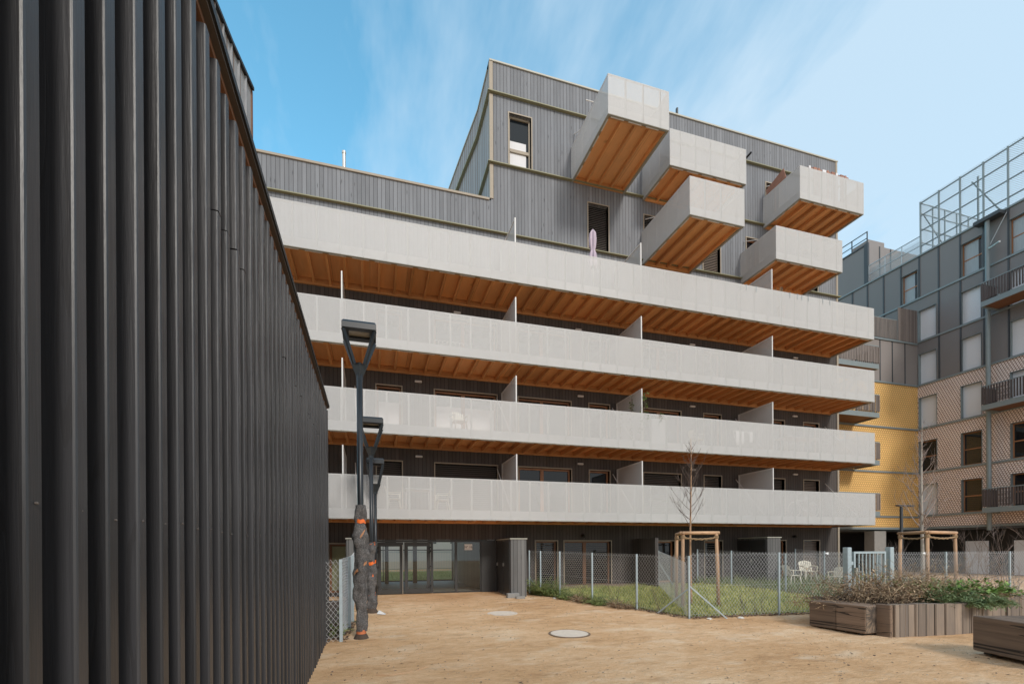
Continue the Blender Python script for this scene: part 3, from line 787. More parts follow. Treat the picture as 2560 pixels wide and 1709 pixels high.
def bwindow(y0, y1, z0, z1, kd):
    f = MB()
    tbox(f, TB, y1-.02, y1-.003, -.03, .33, z0, z1); tbox(f, TB, y0+.003, y0+.02, -.03, .33, z0, z1); tbox(f, TB, y0+.02, y1-.02, -.03, .33, z1-.02, z1-.003); tbox(f, TB, y0+.02, y1-.02, -.05, .33, z0+.003, z0+.025)
    wn = f.build('window', M['teal'], nb)
    if kd == 'r':
        p = MB(); tbox(p, TB, y0+.02, y1-.02, .2, .22, z0+.03, z1-.02); p.build('roller_shutter', M['roller'], wn)
    else:
        p = MB(); s = .06; b0, b1 = .18, .25
        tbox(p, TB, y1-.02-s, y1-.021, b0, b1, z0+.03, z1-.021); tbox(p, TB, y0+.021, y0+.02+s, b0, b1, z0+.03, z1-.021)
        tbox(p, TB, y0+.02+s, y1-.02-s, b0, b1, z1-.021-s, z1-.021); tbox(p, TB, y0+.02+s, y1-.02-s, b0, b1, z0+.03, z0+.03+s)
        tbox(p, TB, y0+.02+s, y1-.02-s, b0, b1, (z0+z1)/2-.05, (z0+z1)/2+.02)
        p.build('frame', M['sash'], wn)
        p = MB(); tbox(p, TB, y0+.04, y1-.04, .21, .235, z0+.05, z1-.04); p.build('pane', M['pane'], wn)
        if kd == 'q':
            p = MB(); tbox(p, TB, y0+.3, y1-.09, .195, .207, z0+.1, z1-.09); p.build('curtain', M['curtq'], wn)
M['curtq'] = mat('grey_net_curtain', rough=.3, fn=plain((.33,.38,.41), .25, 5, stretch=(6,6,.3)))
for w in bw: bwindow(*w)
# ground floor in shadow
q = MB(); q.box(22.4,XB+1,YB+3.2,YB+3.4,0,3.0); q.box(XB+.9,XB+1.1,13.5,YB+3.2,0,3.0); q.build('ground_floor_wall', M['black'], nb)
for a in ((19.4,20.55),(17.0,18.2)):
    q = MB(); q.box(XB+.84,XB+.898,a[0],a[1],.3,2.3); q.build('utility_door', M['roller'], nb)
q = MB(); q.box(30.93,31.94,YB+.05,YB+.7,.2,3.0); q.build('pillar', M['concrete'], nb)
# downpipe
q = MB(); q.tube([(34.45,18.7,2.9),(34.45,18.7,20.9)],.115,12); q.build('downpipe', M['teal'], nb)
q = MB(); q.box(34.2,34.72,18.0,19.25,20.85,21.05); q.build('gutter_box', M['tealdk'], nb)
q = MB(); q.tube([(34.45,18.7,19.2),(34.0,17.9,19.1)],.05,8); q.tube([(34.45,18.7,19.2),(34.7,17.95,20.9)],.02,6); q.build('pipe_bracket', M['galv'], nb)
def slatbalcony(kind, a0, a1, z, label):
    """kind X: hangs on the X=XB face towards -X; kind Y: on the golden face towards -Y"""
    def bx(mb, a, b, d0, d1, c0, c1):
        if kind == 'X': mb.box(XB-d1, XB-d0, a, b, c0, c1)
        else: mb.box(a, b, YB-d1, YB-d0, c0, c1)
    dp = 1.5 if kind == 'X' else 1.6
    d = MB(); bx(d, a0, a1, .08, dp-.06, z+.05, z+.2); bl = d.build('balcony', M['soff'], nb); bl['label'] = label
    e = MB(); bx(e, a0, a1, dp-.058, dp, z-.02, z+.27); bx(e, a0, a0+.06, .08, dp-.06, z-.02, z+.27); bx(e, a1-.06, a1, .08, dp-.06, z-.02, z+.27); e.build('edge_beam', M['teal'], bl)
    r = MB(); bx(r, a0, a1, dp-.05, dp+.01, z+1.3, z+1.35); bx(r, a0, a0+.05, .08, dp-.055, z+1.3, z+1.35); bx(r, a1-.05, a1, .08, dp-.055, z+1.3, z+1.35)
    a = a0+.03
    while a < a1: bx(r, a, a+.05, dp-.05, dp-.005, z+.272, z+1.299); a += 1.25
    r.build('railing', M['teal'], bl)
    s = MB(); a = a0+.1
    while a < a1-.05: bx(s, a, a+.075, dp+.012, dp+.035, z+.33+R_(-.01,.01), z+1.29); a += .125
    e_ = .12
    while e_ < dp-.05:
        for aa in (a0-.03, a1+.005): bx(s, aa, aa+.025, e_, e_+.075, z+.33, z+1.29)
        e_ += .125
    s.build('slat', M['dkslat' if kind == 'X' else 'oldslat'], bl)['kind'] = 'stuff'
slatbalcony('X', 13.8, 18.4, 15.55, 'upper balcony of the bronze facade')
slatbalcony('X', 13.8, 18.4, 9.68, 'middle balcony of the bronze facade')
slatbalcony('X', 13.8, 18.4, 3.88, 'lowest balcony of the bronze facade')
for z, lb_ in ((12.6,'topmost'),(9.7,'second'),(6.87,'third'),(3.83,'lowest')): slatbalcony('Y', 23.6, 29.15, z, lb_+' slatted balcony on the golden facade')
# terrace railing and tall screen over the grey-gold wing
q = MB(); x = 24.0
while x < 32.9: q.box(x,x+.07,YB-.05,YB-.02,15.45,16.7); x += .115
q.build('terrace_railing', M['oldslat'], nb)
q = MB(); q.box(24,32.98,YB-.02,YB+.02,16.7,16.75); q.box(24,32.98,YB-.018,YB+.0,15.5,15.55); q.build('terrace_rail', M['teal'], nb)
q = MB(); q.box(33.0,34.72,YB-.06,YB-.01,15.42,17.56); q.build('terrace_screen', M['oldwood'], nb)
# roof guard
gd = MB()
PY = [22.43,21.37,20.23,19.07,17.93,16.8,15.7,14.6,13.6]
for y in PY: gd.box(XB-.03,XB+.05,y-.035,y+.035,21.2,24.66)
for z in (21.75,22.75,23.75,24.58): gd.box(XB+.0,XB+.06,13.6,22.43,z-.03,z+.03)
for k in range(1,6): gd.box(XB+k*1.15-.03,XB+k*1.15+.03,22.4,22.46,21.12,24.6)
for z in (22.0,22.9,23.9,24.58): gd.box(XB+.06,XB+5.8,22.41,22.45,z-.025,z+.025)
gd.bar((XB+.3,22.44,23.9),(XB+3.2,22.44,21.3),.05); gd.bar((XB+.5,19.9,24.2),(XB+.2,18.3,21.2),.06); gd.box(XB+.45,XB+.53,19.55,19.63,21.2,24.3)
rg = gd.build('roof_guard', M['teal'], nb)
q = MB(); q.box(XB+.06,XB+.065,13.6,22.43,21.25,24.75); q.box(XB+.06,XB+5.8,22.455,22.46,21.25,24.55); q.build('guard_mesh', M['rmesh'], rg)
gd = MB()
for y in (25.85,24.7,23.6): gd.box(XB+.0,XB+.05,y-.02,y+.02,21.2,22.45)
gd.box(XB,XB+.05,22.5,25.9,22.42,22.46); gd.box(XB,XB+.05,22.5,25.9,21.8,21.83); rg2 = gd.build('roof_railing', M['galv'], nb)
q = MB(); q.box(XB+.055,XB+.06,22.5,25.9,21.22,22.45); q.box(XB+.3,XB+.305,22.5,25.9,21.22,22.3); q.build('guard_mesh', M['rmesh'], rg2)
q = MB(); q.quad((XB,25.93,21.15),(XB,32,21.15),(XB,32,24.05),(XB,25.93,24.05)); q.build('penthouse_wall', M['grey'], nb)
q = MB(); q.quad((XB,25.93,21.15),(XB+14,25.93,21.15),(XB+14,25.93,24.1),(XB,25.93,24.1)); q.box(XB,XB+14,25.95,32,24.0,24.08); q.build('penthouse_wall', M['greylt'], nb)
q = MB(); q.box(XB-.04,XB+.1,25.86,26.15,21.2,24.15); q.box(XB-.06,XB-.004,26.16,32,24.0,24.1); q.build('penthouse_trim', M['tealdk'], nb)
for x in (1.2,2.3,3.45): q = MB(); q.box(XB+x-.04,XB+x+.04,25.9,25.926,21.2,24.08); q.build('cover_strip', M['tealdk'], nb)
q = MB()
for y in (25.95,27.1,28.2): q.box(XB,XB+.05,y-.03,y+.03,24.1,25.0)
q.box(XB,XB+.05,25.95,31,24.95,25.0); q.box(XB,XB+.05,25.95,31,24.5,24.54); q.build('roof_railing', M['tealdk'], nb)
q = MB(); q.box(XB+.6,XB+2.2,26.3,27.5,24.1,24.75); q.build('roof_hatch', M['greylt'], nb)

# ================================================================== street lamps
def lamp_head(root, z, w=.385):
    """square lantern on four splayed arms, seen from below"""
    x0, y0 = root.location.x, root.location.y
    c = MB(); c.tube([(x0,y0,z-.92),(x0,y0,z-.86),(x0,y0,z-.62)],[.066,.07,.165],4)
    c.build('collar', M['lampblk'], root)
    for sx in (-1,1):
        for sy in (-1,1):
            a = MB(); a.bar((x0+sx*.10,y0+sy*.10,z-.64),(x0+sx*(w-.03),y0+sy*(w-.03),z-.02),.045,.07); a.build('arm', M['lampblk'], root)
    h = MB()
    # dished rim: outer ring, inner recess
    ro = [(-w,-w),(w,-w),(w,w),(-w,w)]; ri = [(p[0]*.62,p[1]*.5) for p in ro]; rt = [(p[0]*.9,p[1]*.9) for p in ro]
    vs = [(x0+a,y0+b,z) for a,b in ro]+[(x0+a,y0+b,z+.0) for a,b in ri]+[(x0+a,y0+b,z+.05) for a,b in ri]+[(x0+a,y0+b,z+.11) for a,b in ro]+[(x0+a,y0+b,z+.16) for a,b in rt]
    fs = []
    for i in range(4):
        j = (i+1) % 4
        fs += [(i,j,4+j,4+i),(4+i,4+j,8+j,8+i),(i,12+i,12+j,j),(12+i,16+i,16+j,12+j)]
    fs.append((16,17,18,19)); h.add(vs, fs); h.build('lantern', M['lampblk'], root)
    l = MB(); l.quad(*[(x0+a,y0+b,z+.045) for a,b in ri]); l.build('lens', M['lens'], root)
def wrap(root, z0, z1, rbase, bulges, seed):
    random.seed(seed)
    x0, y0 = root.location.x, root.location.y
    n, m = 22, 46; vs, fs = [], []
    ph = [R_(0,6.28) for _ in range(9)]
    for j in range(m+1):
        t = j/m; z = z0+(z1-z0)*t
        r0 = rbase*(1+sum(a*math.exp(-((t-c)/s)**2) for c, s, a in bulges))
        for i in range(n):
            a = 6.283*i/n
            f = .13*math.sin(3*a+t*9+ph[0])+.09*math.sin(5*a-t*23+ph[1])+.07*math.sin(2*a+t*41+ph[2])+.06*math.sin(t*90+ph[3]+2*math.sin(a))
            r = r0*(1+f)
            vs.append((x0+r*math.cos(a)+.015*math.sin(t*14), y0+r*math.sin(a), z))
    for j in range(m):
        for i in range(n): fs.append((j*n+i, j*n+(i+1)%n, (j+1)*n+(i+1)%n, (j+1)*n+i))
    w_ = MB(); w_.add(vs, fs); return w_.build('felt_wrap', M['felt'], root, smooth=True)
def strap(root, z, r, h, m='orange', tilt=0.0, name='tape_band'):
    x0, y0 = root.location.x, root.location.y
    b = MB(); n = 20; vs = []; fs = []
    for k in (0,1):
        for i in range(n):
            a = 6.283*i/n; vs.append((x0+r*(1+.04*math.sin(3*a))*math.cos(a), y0+r*math.sin(a), z+k*h+tilt*math.cos(a)+.01*math.sin(5*a)))
    for i in range(n): fs.append((i,(i+1)%n,n+(i+1)%n,n+i))
    b.add(vs, fs); b.build(name, M[m], root, smooth=True)
GL = 'street lamps in a row beside the entrance path'
l1 = thing('street_lamp', 'nearest and tallest black street lamp, its pole wrapped in grey felt', 'street lamp', (-.22,10.39,.06), GL)
q = MB(); q.tube([(-.22,10.39,.05),(-.22,10.39,5.6)],.062,14); q.build('pole', M['lampblk'], l1, smooth=True)
lamp_head(l1, 6.36, .335)
wrap(l1, .22, 2.83, .098, [(.05,.07,.15),(.3,.1,.25),(.55,.2,.45),(.74,.06,.45),(.86,.03,-.12),(.93,.05,.25)], 3)
strap(l1, 2.45, .105, .08); strap(l1, 1.5, .145, .06, 'tape', .13); strap(l1, 2.15, .128, .06, 'tape', .15); strap(l1, .12, .1, .12, 'rust')
q = MB(); q.tube([(-.22,10.39,.04),(-.22,10.39,.16)],[.17,.105],14); q.build('footing', M['soil'], l1)
l2 = thing('street_lamp', 'middle street lamp, half hidden behind the nearest wrapped pole', 'street lamp', (.0,13.9,.16), GL)
q = MB(); q.tube([(0,13.9,.15),(0,13.9,4.65)],.056,12); q.build('pole', M['lampblk'], l2, smooth=True)
lamp_head(l2, 5.4, .33)
wrap(l2, .25, 2.12, .098, [(.1,.1,.4),(.5,.2,.25),(.9,.06,.3)], 5)
for z in (2.0,1.5,1.15,.6): strap(l2, z, .108+.012*math.sin(z*9), .09, 'orange', .05)
q = MB(); q.tube([(0,13.9,.15),(0,13.9,.3)],[.18,.1],14); q.build('footing', M['soil'], l2)
l3 = thing('street_lamp', 'farthest and lowest street lamp, just in front of the balconies', 'street lamp', (.12,15.55,.2), GL)
q = MB(); q.tube([(.12,15.55,.2),(.12,15.55,3.8)],.045,12); q.build('pole', M['lampblk'], l3, smooth=True)
lamp_head(l3, 4.6, .265)
random.seed(11)
q = MB(); q.add([(.12,13.4,.18),(.33,13.34,.16),(.37,13.47,.165),(.15,13.52,.18),(.24,13.38,.25),(.18,13.48,.27)],[(0,1,4),(1,2,4),(2,3,5),(4,2,5),(0,4,5,3)])
tag(q.build('plastic_bag', M['felted']), 'crumpled clear plastic sheet at the foot of the middle lamp', 'bag')
t4 = thing('arm_lamp', 'slim grey T-arm lamp before the golden facade', 'street lamp', (26.4,18.0,.27))
q = MB(); q.tube([(26.4,18,.2),(26.4,18,4.05)],.075,10); q.build('pole', M['tealdk'], t4)
q = MB(); q.cbox(26.1,27.25,17.9,18.1,4.05,4.13,.02); q.build('lamp_head', M['tealdk'], t4)

# ================================================================== chain-link fences
def fence(name, label, pts, hgt, cat='fence', braces=(), zf=G, post_w=.045, group='galvanised chain-link fences', pitch=.1, posts=True, wire_r=.0036):
    x0, y0 = pts[0]
    root = thing(name, label, cat, (x0, y0, zf(y0)), group)
    for (x, y) in (pts if posts is True else posts):
        p = MB(); p.bar((x,y,zf(y)-.05),(x,y,zf(y)+hgt+.03),post_w,post_w,(0,1,0)); p.build('post', M['galvpost'], root)
    for a, b in braces:
        p = MB(); p.bar(a, b, .035, .035); p.build('brace', M['galvpost'], root)
    w = MB()
    def wire(p, q, r=wire_r):
        p, q = Vector(p), Vector(q); d = (q-p).normalized(); s = Vector((0,0,1)) if abs(d.z) < .9 else Vector((1,0,0))
        a = d.cross(s).normalized()*r; b = a.cross(d).normalized()*r
        w.add([p+a,p-a*.5+b*.87,p-a*.5-b*.87,q+a,q-a*.5+b*.87,q-a*.5-b*.87],[(0,1,4,3),(1,2,5,4),(2,0,3,5)])
    for (xa, ya), (xb, yb) in zip(pts, pts[1:]):
        Ls = math.hypot(xb-xa, yb-ya); ux, uy = (xb-xa)/Ls, (yb-ya)/Ls
        za, zb_ = zf(ya), zf(yb)
        nx, ny = -uy*.026, ux*.026
        def P(s, h):
            s = min(max(s,0),Ls); return (xa+ux*s+nx, ya+uy*s+ny, za+(zb_-za)*s/Ls+h)
        sl_ = 1.2                         # rise per unit run
        run = hgt/sl_; s = -run
        while s < Ls:
            for sg_ in (1,-1):
                s0, s1 = s, s+run; h0, h1 = .02, hgt+.03
                if s0 < 0: h0 = -s0*sl_; s0 = 0
                if s1 > Ls: h1 = (Ls-s)*sl_; s1 = Ls
                if s1-s0 < .03: continue
                if sg_ == 1: wire(P(s0,h0), P(s1,h1))
                else: wire(P(Ls-s0,h0), P(Ls-s1,h1))
            s += pitch
        for h in (.1, hgt*.5, hgt-.03): wire(P(0,h), P(Ls,h), .003)
    w.build('wire_mesh', M['wire'], root)
    return root
fence('chain_link_fence', 'chain-link fence along the path from the entrance to the corner post', [(5.75,17.2),(5.95,16.5),(6.37,15.66),(6.78,13.93),(7.43,12.33),(7.94,10.62)], 1.6,
      braces=[((7.94,10.62,.85),(7.6,11.55,.1)),((5.75,17.2,.9),(6.1,16.9,.2))])
fence('chain_link_fence', 'chain-link fence between the staked tree and the gate, facing the sandy ground', [(7.99,10.6),(10.66,10.41),(12.85,10.3)], 1.68, braces=[((7.96,10.6,.9),(8.87,10.32,.06))], posts=[(10.66,10.41)])
fence('chain_link_fence', 'chain-link fence right of the gate behind the planter', [(14.75,10.3),(16.9,10.25),(19.75,10.2),(23,10.15)], 1.66, braces=[((16.9,10.25,.9),(16.2,10.25,.1))])
fence('chain_link_fence', 'chain-link fence crossing the lawn towards the dark board screen', [(8.0,10.75),(9.6,13.8),(11.25,17.0)], 1.4, zf=ZL, wire_r=.0026, posts=[(11.25,17.0)], braces=[((11.25,17.0,1.4),(11.6,16.5,.45))])
fence('chain_link_fence', 'chain-link fence dividing the mown lawn from the rough garden', [(13.6,17.6),(14.2,16.25),(14.75,14.1),(14.72,10.9)], 1.42, zf=ZL, wire_r=.0026, posts=[(14.2,16.25),(14.75,14.1),(13.6,17.6)])
fence('chain_link_fence', 'chain-link fence of the rough garden behind the white chairs', [(19.2,17.8),(18.5,15.7),(17.9,13.0),(17.5,10.4)], 1.4, zf=ZL, wire_r=.0026, posts=[(19.2,17.8),(18.5,15.7),(17.9,13.0)])
fence('chain_link_fence', 'short chain-link fence at the end of the slat building', [(-.86,10.02),(-.6,10.16),(-.5,11.6),(-.46,12.5),(-.5,15.6)], 1.62, posts=[(-.6,10.16),(-.5,11.6),(-.46,12.5)], post_w=.06)
# gate
gt = thing('garden_gate', 'pale blue-grey steel gate with vertical bars behind the planter', 'gate', (13.8,10.3,.06))
for x in (12.98, 14.62):
    q = MB(); q.cbox(x-.075,x+.075,10.22,10.38,0,1.9,.01); q.build('gate_post', M['galvpost'], gt)
q = MB(); x0, x1 = 13.2, 14.44
for x in (x0,x1-.06): q.box(x,x+.06,10.27,10.33,.12,1.78)
q.box(x0+.06,x1-.06,10.27,10.33,1.72,1.78); q.box(x0+.06,x1-.06,10.27,10.33,.12,.18); lf_ = q.build('gate_leaf', M['galvpost'], gt)
for k in range(7):
    x = x0+.2+k*.14; q = MB(); q.box(x,x+.03,10.285,10.315,.18,1.72); q.build('bar', M['galvpost'], lf_)
q = MB(); q.tube([(13.24,10.2,1.2),(13.38,10.2,1.2)],.014,6); q.box(13.2,13.25,10.2,10.268,1.1,1.32); q.build('handle', M['steel'], lf_)
q = MB(); q.box(13.06,13.19,10.28,10.32,.4,.5); q.box(13.06,13.19,10.28,10.32,1.4,1.5); q.build('hinge', M['galvpost'], gt)

# ================================================================== trees and stakes
def tree(name, label, cat, base, H, r0, first, nb_, m_tr, m_br, seed, spread=.6, group=None, up=1.0):
    random.seed(seed)
    root = thing(name, label, cat, base, group); x0, y0, z0 = base
    t = MB(); pts = []; k = 14
    for i in range(k+1):
        f = i/k; pts.append((x0+.03*math.sin(f*5+seed)*f*2, y0+.03*math.cos(f*4+seed)*f, z0+H*f))
    rad = [r0*(1-f/k)**.8+.004 for f in range(k+1)]
    t.tube(pts, rad, 8)
    t.build('trunk', m_tr, root, smooth=True)
    def grow(b, p, d, ln, r, depth):
        q = [Vector(p)]; v = Vector(d).normalized(); n = 5
        for i in range(n):
            v = (v+Vector((R_(-.12,.12),R_(-.12,.12),.13*up+R_(-.05,.05)))).normalized(); q.append(q[-1]+v*ln/n)
        b.tube(q, [r*(1-.75*i/n) for i in range(n+1)], 5 if r > .006 else 3)
        if depth > 0:
            for j in range(random.randint(2,4)):
                i = random.randint(1,n); w = (q[i]-q[i-1]).normalized()
                s = Vector((R_(-1,1),R_(-1,1),R_(-.2,.6))).normalized()
                grow(b, q[i-1].lerp(q[i], R_(0,1)), w*.75+s*.75, ln*R_(.35,.6), max(r*.6,.0045), depth-1)
    a = R_(0,6)
    for i in range(nb_):
        f = first+(0.97-first)*i/nb_; j = int(f*k); p = Vector(pts[j]).lerp(Vector(pts[min(j+1,k)]), f*k-j)
        a += 2.4+R_(-.4,.4); ln = H*spread*(1-f)*R_(.55,.85)+.18
        b = MB(); grow(b, p, (math.cos(a),math.sin(a),R_(.7,1.2)), ln, max(r0*.36*(1.15-f),.008), 2 if ln > .4 else 1)
        b.build('branch', m_br, root)
    return root
tree('young_tree', 'slim bare young tree between three stakes behind the fence', 'tree', (9.42,12.5,.18), 5.1, .036, .47, 26, M['log'], M['bark'], 4, .5)
tree('young_tree', 'pale barked bare young tree behind the planter, before the golden facade', 'tree', (17.3,11.15,.1), 6.0, .062, .38, 30, M['barklt'], M['twig'], 9, .42)
def stakes(label, posts, rails, zt_, zf, group='log tree stakes', lean=(0,0)):
    cx = sum(p[0] for p in posts)/len(posts); cy_ = sum(p[1] for p in posts)/len(posts)
    root = thing('tree_stake', label, 'tree stake', (cx,cy_,zf(cy_)), group)
    tops = []
    for x, y in posts:
        tx_, ty_ = x+(cx-x)*lean[0], y+(cy_-y)*lean[0]; tops.append((tx_,ty_))
        p = MB(); p.tube([(x,y,zf(y)-.1),((x+tx_)/2+.004,(y+ty_)/2,(zf(y)+zt_)/2),(tx_,ty_,zt_-.02)],[.053,.05,.047],12); p.build('post', M['log'], root, smooth=True)
    for a, b in rails:
        pa, pb = Vector((*tops[a],zt_-.0)), Vector((*tops[b],zt_+.0)); d = (pb-pa).normalized()*.09
        p = MB(); p.tube([pa-d,(pa+pb)/2,pb+d],[.05,.052,.05],12); p.build('rail', M['logh'], root, smooth=True)
        rp = MB(); pts = [pa.lerp(pb,t/16)+Vector((0,-.03,-.13-.05*math.sin(math.pi*t/16)+.008*math.sin(t*2.6))) for t in range(17)]
        rp.tube(pts,.017,6); pts = [q_+Vector((.0,.012,-.02+.012*math.cos(i*2.6))) for i,q_ in enumerate(pts)]; rp.tube(pts,.015,6)
        rp.build('rope', M['rope'], root)
    for x, y in tops:
        k = MB()
        for h in (-.09,-.12,-.15): 
            k.tube([(x+.058*math.cos(a),y+.058*math.sin(a),zt_+h) for a in [i*.5236 for i in range(13)]],.014,6,False)
        k.build('rope_knot', M['rope'], root)
    return root
stakes('three log stakes with two rails holding the slim young tree', [(8.86,12.15),(9.89,11.85),(9.42,13.25)], [(0,1),(0,2)], 2.36, G, lean=(.07,0))
stakes('three log stakes behind the planter holding the pale barked tree', [(16.9,11.6),(16.5,10.5),(18.3,10.8)], [(1,0),(1,2)], 2.36, G, lean=(.05,0))

# ================================================================== timber seats and planter
SEAT = 'squared oak blocks used as seats'
def oakblock(name, label, p0, p1, wd, z0, z1, cat='bench', splits=1, group=SEAT):
    """oak block whose long axis runs p0 -> p1 (near end at p1)"""
    ax = Vector((p1[0]-p0[0],p1[1]-p0[1],0)); Ln = ax.length; ang = math.atan2(ax.x,-ax.y)
    root = thing(name, label, cat, (p1[0],p1[1],z0), group); root.rotation_euler = (0,0,ang)
    seg = Ln/splits
    for i in range(splits):
        b = MB(); b.cbox(0,wd,i*seg+.004,(i+1)*seg-.004,.03,z1-z0,.012)
        me_ = b.build('timber_block', M['oak'], None); me_.parent = root
        if i == 0:
            e = MB(); e.box(.014,wd-.014,-.004,.0005,.044,z1-z0-.014); eo = e.build('end_grain', M['endgrain'], None); eo.parent = me_
    for ya in (.1, Ln-.25):
        f = MB(); f.box(.08,wd-.08,ya,ya+.12,-.02,.03); fo = f.build('foot', M['black'], None); fo.parent = root
    return root
oakblock('oak_bench', 'dark oak bench of two blocks end to end left of the planter', (9.97,8.87), (10.03,7.56), .6, 0.02, .64, splits=2)
oakblock('oak_bench', 'single dark oak block at the right edge, nearest the viewer', (10.13,5.75), (9.62,4.3), 1.0, .04, .67, splits=1)
pl = thing('timber_planter', 'planter of upright weathered timbers filled with dry stems and green plants', 'planter', (11.8,7.3,0))
edge = [(10.45,7.27),(10.72,7.25),(10.98,7.225),(11.24,7.2),(11.5,7.18),(11.76,7.16),(12.02,7.14),(12.28,7.13),(12.54,7.13),(12.8,7.17),(13.05,7.24),(13.3,7.36),(13.6,7.48),(13.9,7.5),(14.3,7.45),(14.7,7.4),(15.2,7.4)]
random.seed(21)
q = MB()
for (xa, ya), (xb, yb) in zip(edge, edge[1:]):
    d = Vector((xb-xa,yb-ya,0)); Ln = d.length; d.normalize(); nrm = Vector((-d.y,d.x,0)); off = R_(-.025,.012); zt_ = .68+R_(-.022,.016)
    a = Vector((xa,ya,-.05))+nrm*off+d*.006; b = Vector((xb,yb,-.05))+nrm*off-d*.006
    c = .014; 
    prof = [a+d*c, b-d*c, b+nrm*c, b+nrm*.2, a+nrm*.2, a+nrm*c]
    n_ = len(prof); up_ = Vector((0,0,zt_+.05))
    q.add(prof+[p+up_ for p in prof], [(i,(i+1)%n_,n_+(i+1)%n_,n_+i) for i in range(n_)]+[tuple(range(n_,2*n_))])
q.build('timber_wall', M['sleeper'], pl)
q = MB(); q.cbox(10.36,10.442,7.29,7.6,-.03,.68,.012); q.build('end_timber', M['oak'], pl)
bed = [(10.5,7.42)]+[(x,y+.17) for x,y in edge[1:]]+[(15.2,10.0),(10.5,9.6)]
q = MB(); q.add([(x,y,.62) for x,y in bed],[tuple(range(len(bed)))]); q.build('soil', M['soil'], pl)
def stems(poly, n, z, hr, name, m, label, leaf=0, droop=.5, r=.006, leaflen=.07, leafw=.018, cat='plants', upf=1.0):
    b = MB(); c = 0; x0 = min(p[0] for p in poly); x1 = max(p[0] for p in poly); y0 = min(p[1] for p in poly); y1 = max(p[1] for p in poly)
    zf = z if callable(z) else (lambda x, y: z)
    while c < n:
        x, y = R_(x0,x1), R_(y0,y1)
        if not inpoly((x,y), poly): continue
        c += 1
        h = R_(*hr); a = R_(0,6.28); v = Vector((math.cos(a)*.35,math.sin(a)*.35,upf)).normalized(); p = Vector((x,y,zf(x,y)-.02)); k = 5; dr = R_(.1,droop)
        for i in range(k):
            v2 = (v+Vector((math.cos(a)*dr*.4+R_(-.12,.12),math.sin(a)*dr*.4+R_(-.12,.12),-dr*.35*i/k*1.6))).normalized(); q_ = p+v2*h/k
            s = v2.cross(Vector((R_(-1,1),R_(-1,1),.2))).normalized()*r*(1-.13*i)
            b.quad(p-s, p+s, q_+s*.85, q_-s*.85)
            for j in range(leaf):
                aa = R_(0,6.28); lv = (Vector((math.cos(aa),math.sin(aa),R_(-.5,.6)))+v2*.5).normalized(); sd_ = lv.cross(Vector((0,0,1))).normalized()*leafw*R_(.6,1.2); ll = leaflen*R_(.5,1.3); o = p.lerp(q_,R_(0,1))
                b.quad(o, o+lv*ll*.5+sd_, o+lv*ll+Vector((0,0,-.01)), o+lv*ll*.5-sd_)
            p, v = q_, v2
    return tag(b.build(name, m), label, cat, kind='stuff')
random.seed(5)
stems([(10.6,7.5),(12.9,7.45),(13.4,9.4),(10.7,9.2)], 430, .62, (.4,1.05), 'dry_stems', M['drystem'], 'dry brown stems and shrivelled leaves in the planter', leaf=3, droop=1.0, leaflen=.075, leafw=.018)
stems([(9.95,8.5),(10.6,7.75),(10.9,9.4),(10.2,9.6)], 120, .45, (.35,.8), 'dry_stems', M['drystem'], 'dry brown stems behind the oak bench', leaf=2, droop=1.4, leaflen=.05, leafw=.012)
stems([(12.3,7.5),(15.2,7.6),(15.2,9.6),(12.9,9.2)], 210, .62, (.25,.62), 'green_plants', M['greenleaf'], 'fresh green leafy plants in the planter', leaf=4, droop=1.2, leaflen=.15, leafw=.04)
stems([(11.9,7.3),(13.2,7.35),(13.3,7.9),(12.0,7.7)], 170, .62, (.25,.6), 'grey_green_plants', M['greyleaf'], 'feathery grey-green plants spilling over the planter edge', leaf=6, droop=1.8, leaflen=.12, leafw=.014)
stems([(12.5,6.98),(13.6,7.2),(13.6,7.4),(12.5,7.15)], 130, lambda x, y: .66, (.2,.46), 'trailing_plants', M['greyleaf'], 'grey-green plants trailing down the front of the planter', leaf=6, droop=2.6, leaflen=.12, leafw=.014, upf=.25)
stems([(13.4,7.5),(15.2,7.4),(15.2,8.4),(13.5,8.2)], 170, .64, (.25,.7), 'straw', M['drystem'], 'straw coloured dead grass at the right of the planter', leaf=1, droop=1.9)
stems([(10.6,7.5),(14.6,7.7),(14.6,9.4),(10.7,9.2)], 130, .62, (.7,1.3), 'tall_stalks', M['drystem'], 'tall single dry stalks rising out of the planter', leaf=1, droop=.5, r=.007, leaflen=.09, leafw=.02)
# weeds and litter along the foot of the path fence
def along(pts, n, jit):
    out = []
    for _ in range(n):
        i = random.randrange(len(pts)-1); t = random.random(); (xa,ya),(xb,yb) = pts[i], pts[i+1]
        out.append((xa+(xb-xa)*t+R_(-jit,jit), ya+(yb-ya)*t+R_(-jit,jit)))
    return out
FP = [(5.85,17.0),(6.37,15.66),(6.78,13.93),(7.43,12.33),(7.94,10.62)]
b = MB()
for x, y in along(FP, 900, .16)+along([(7.94,10.62),(12.8,10.3)], 800, .12)+along([(13.5,17.5),(14.2,16.2),(14.75,13.2)], 350, .2)+along([(-.8,10.2),(-.62,12.5)], 700, .3):
    if x > 0 and y < 10.1: continue
    z = G(y)+R_(.005,.05) if x < 9 else max(G(y),.03)+R_(.0,.06)
    if x > 13: z = ZL(y)+R_(0,.04)
    a = R_(0,6.28); r = R_(.015,.045); u = Vector((math.cos(a),math.sin(a),R_(-.4,.4)))*r; w_ = Vector((-math.sin(a),math.cos(a),R_(-.4,.4)))*r*.6; o = Vector((x,y,z))
    b.quad(o-u, o+w_, o+u+Vector((0,0,.01)), o-w_)
tag(b.build('leaf_litter', M['litter']), 'dark dead leaf litter along the foot of the fences', 'litter', kind='stuff')
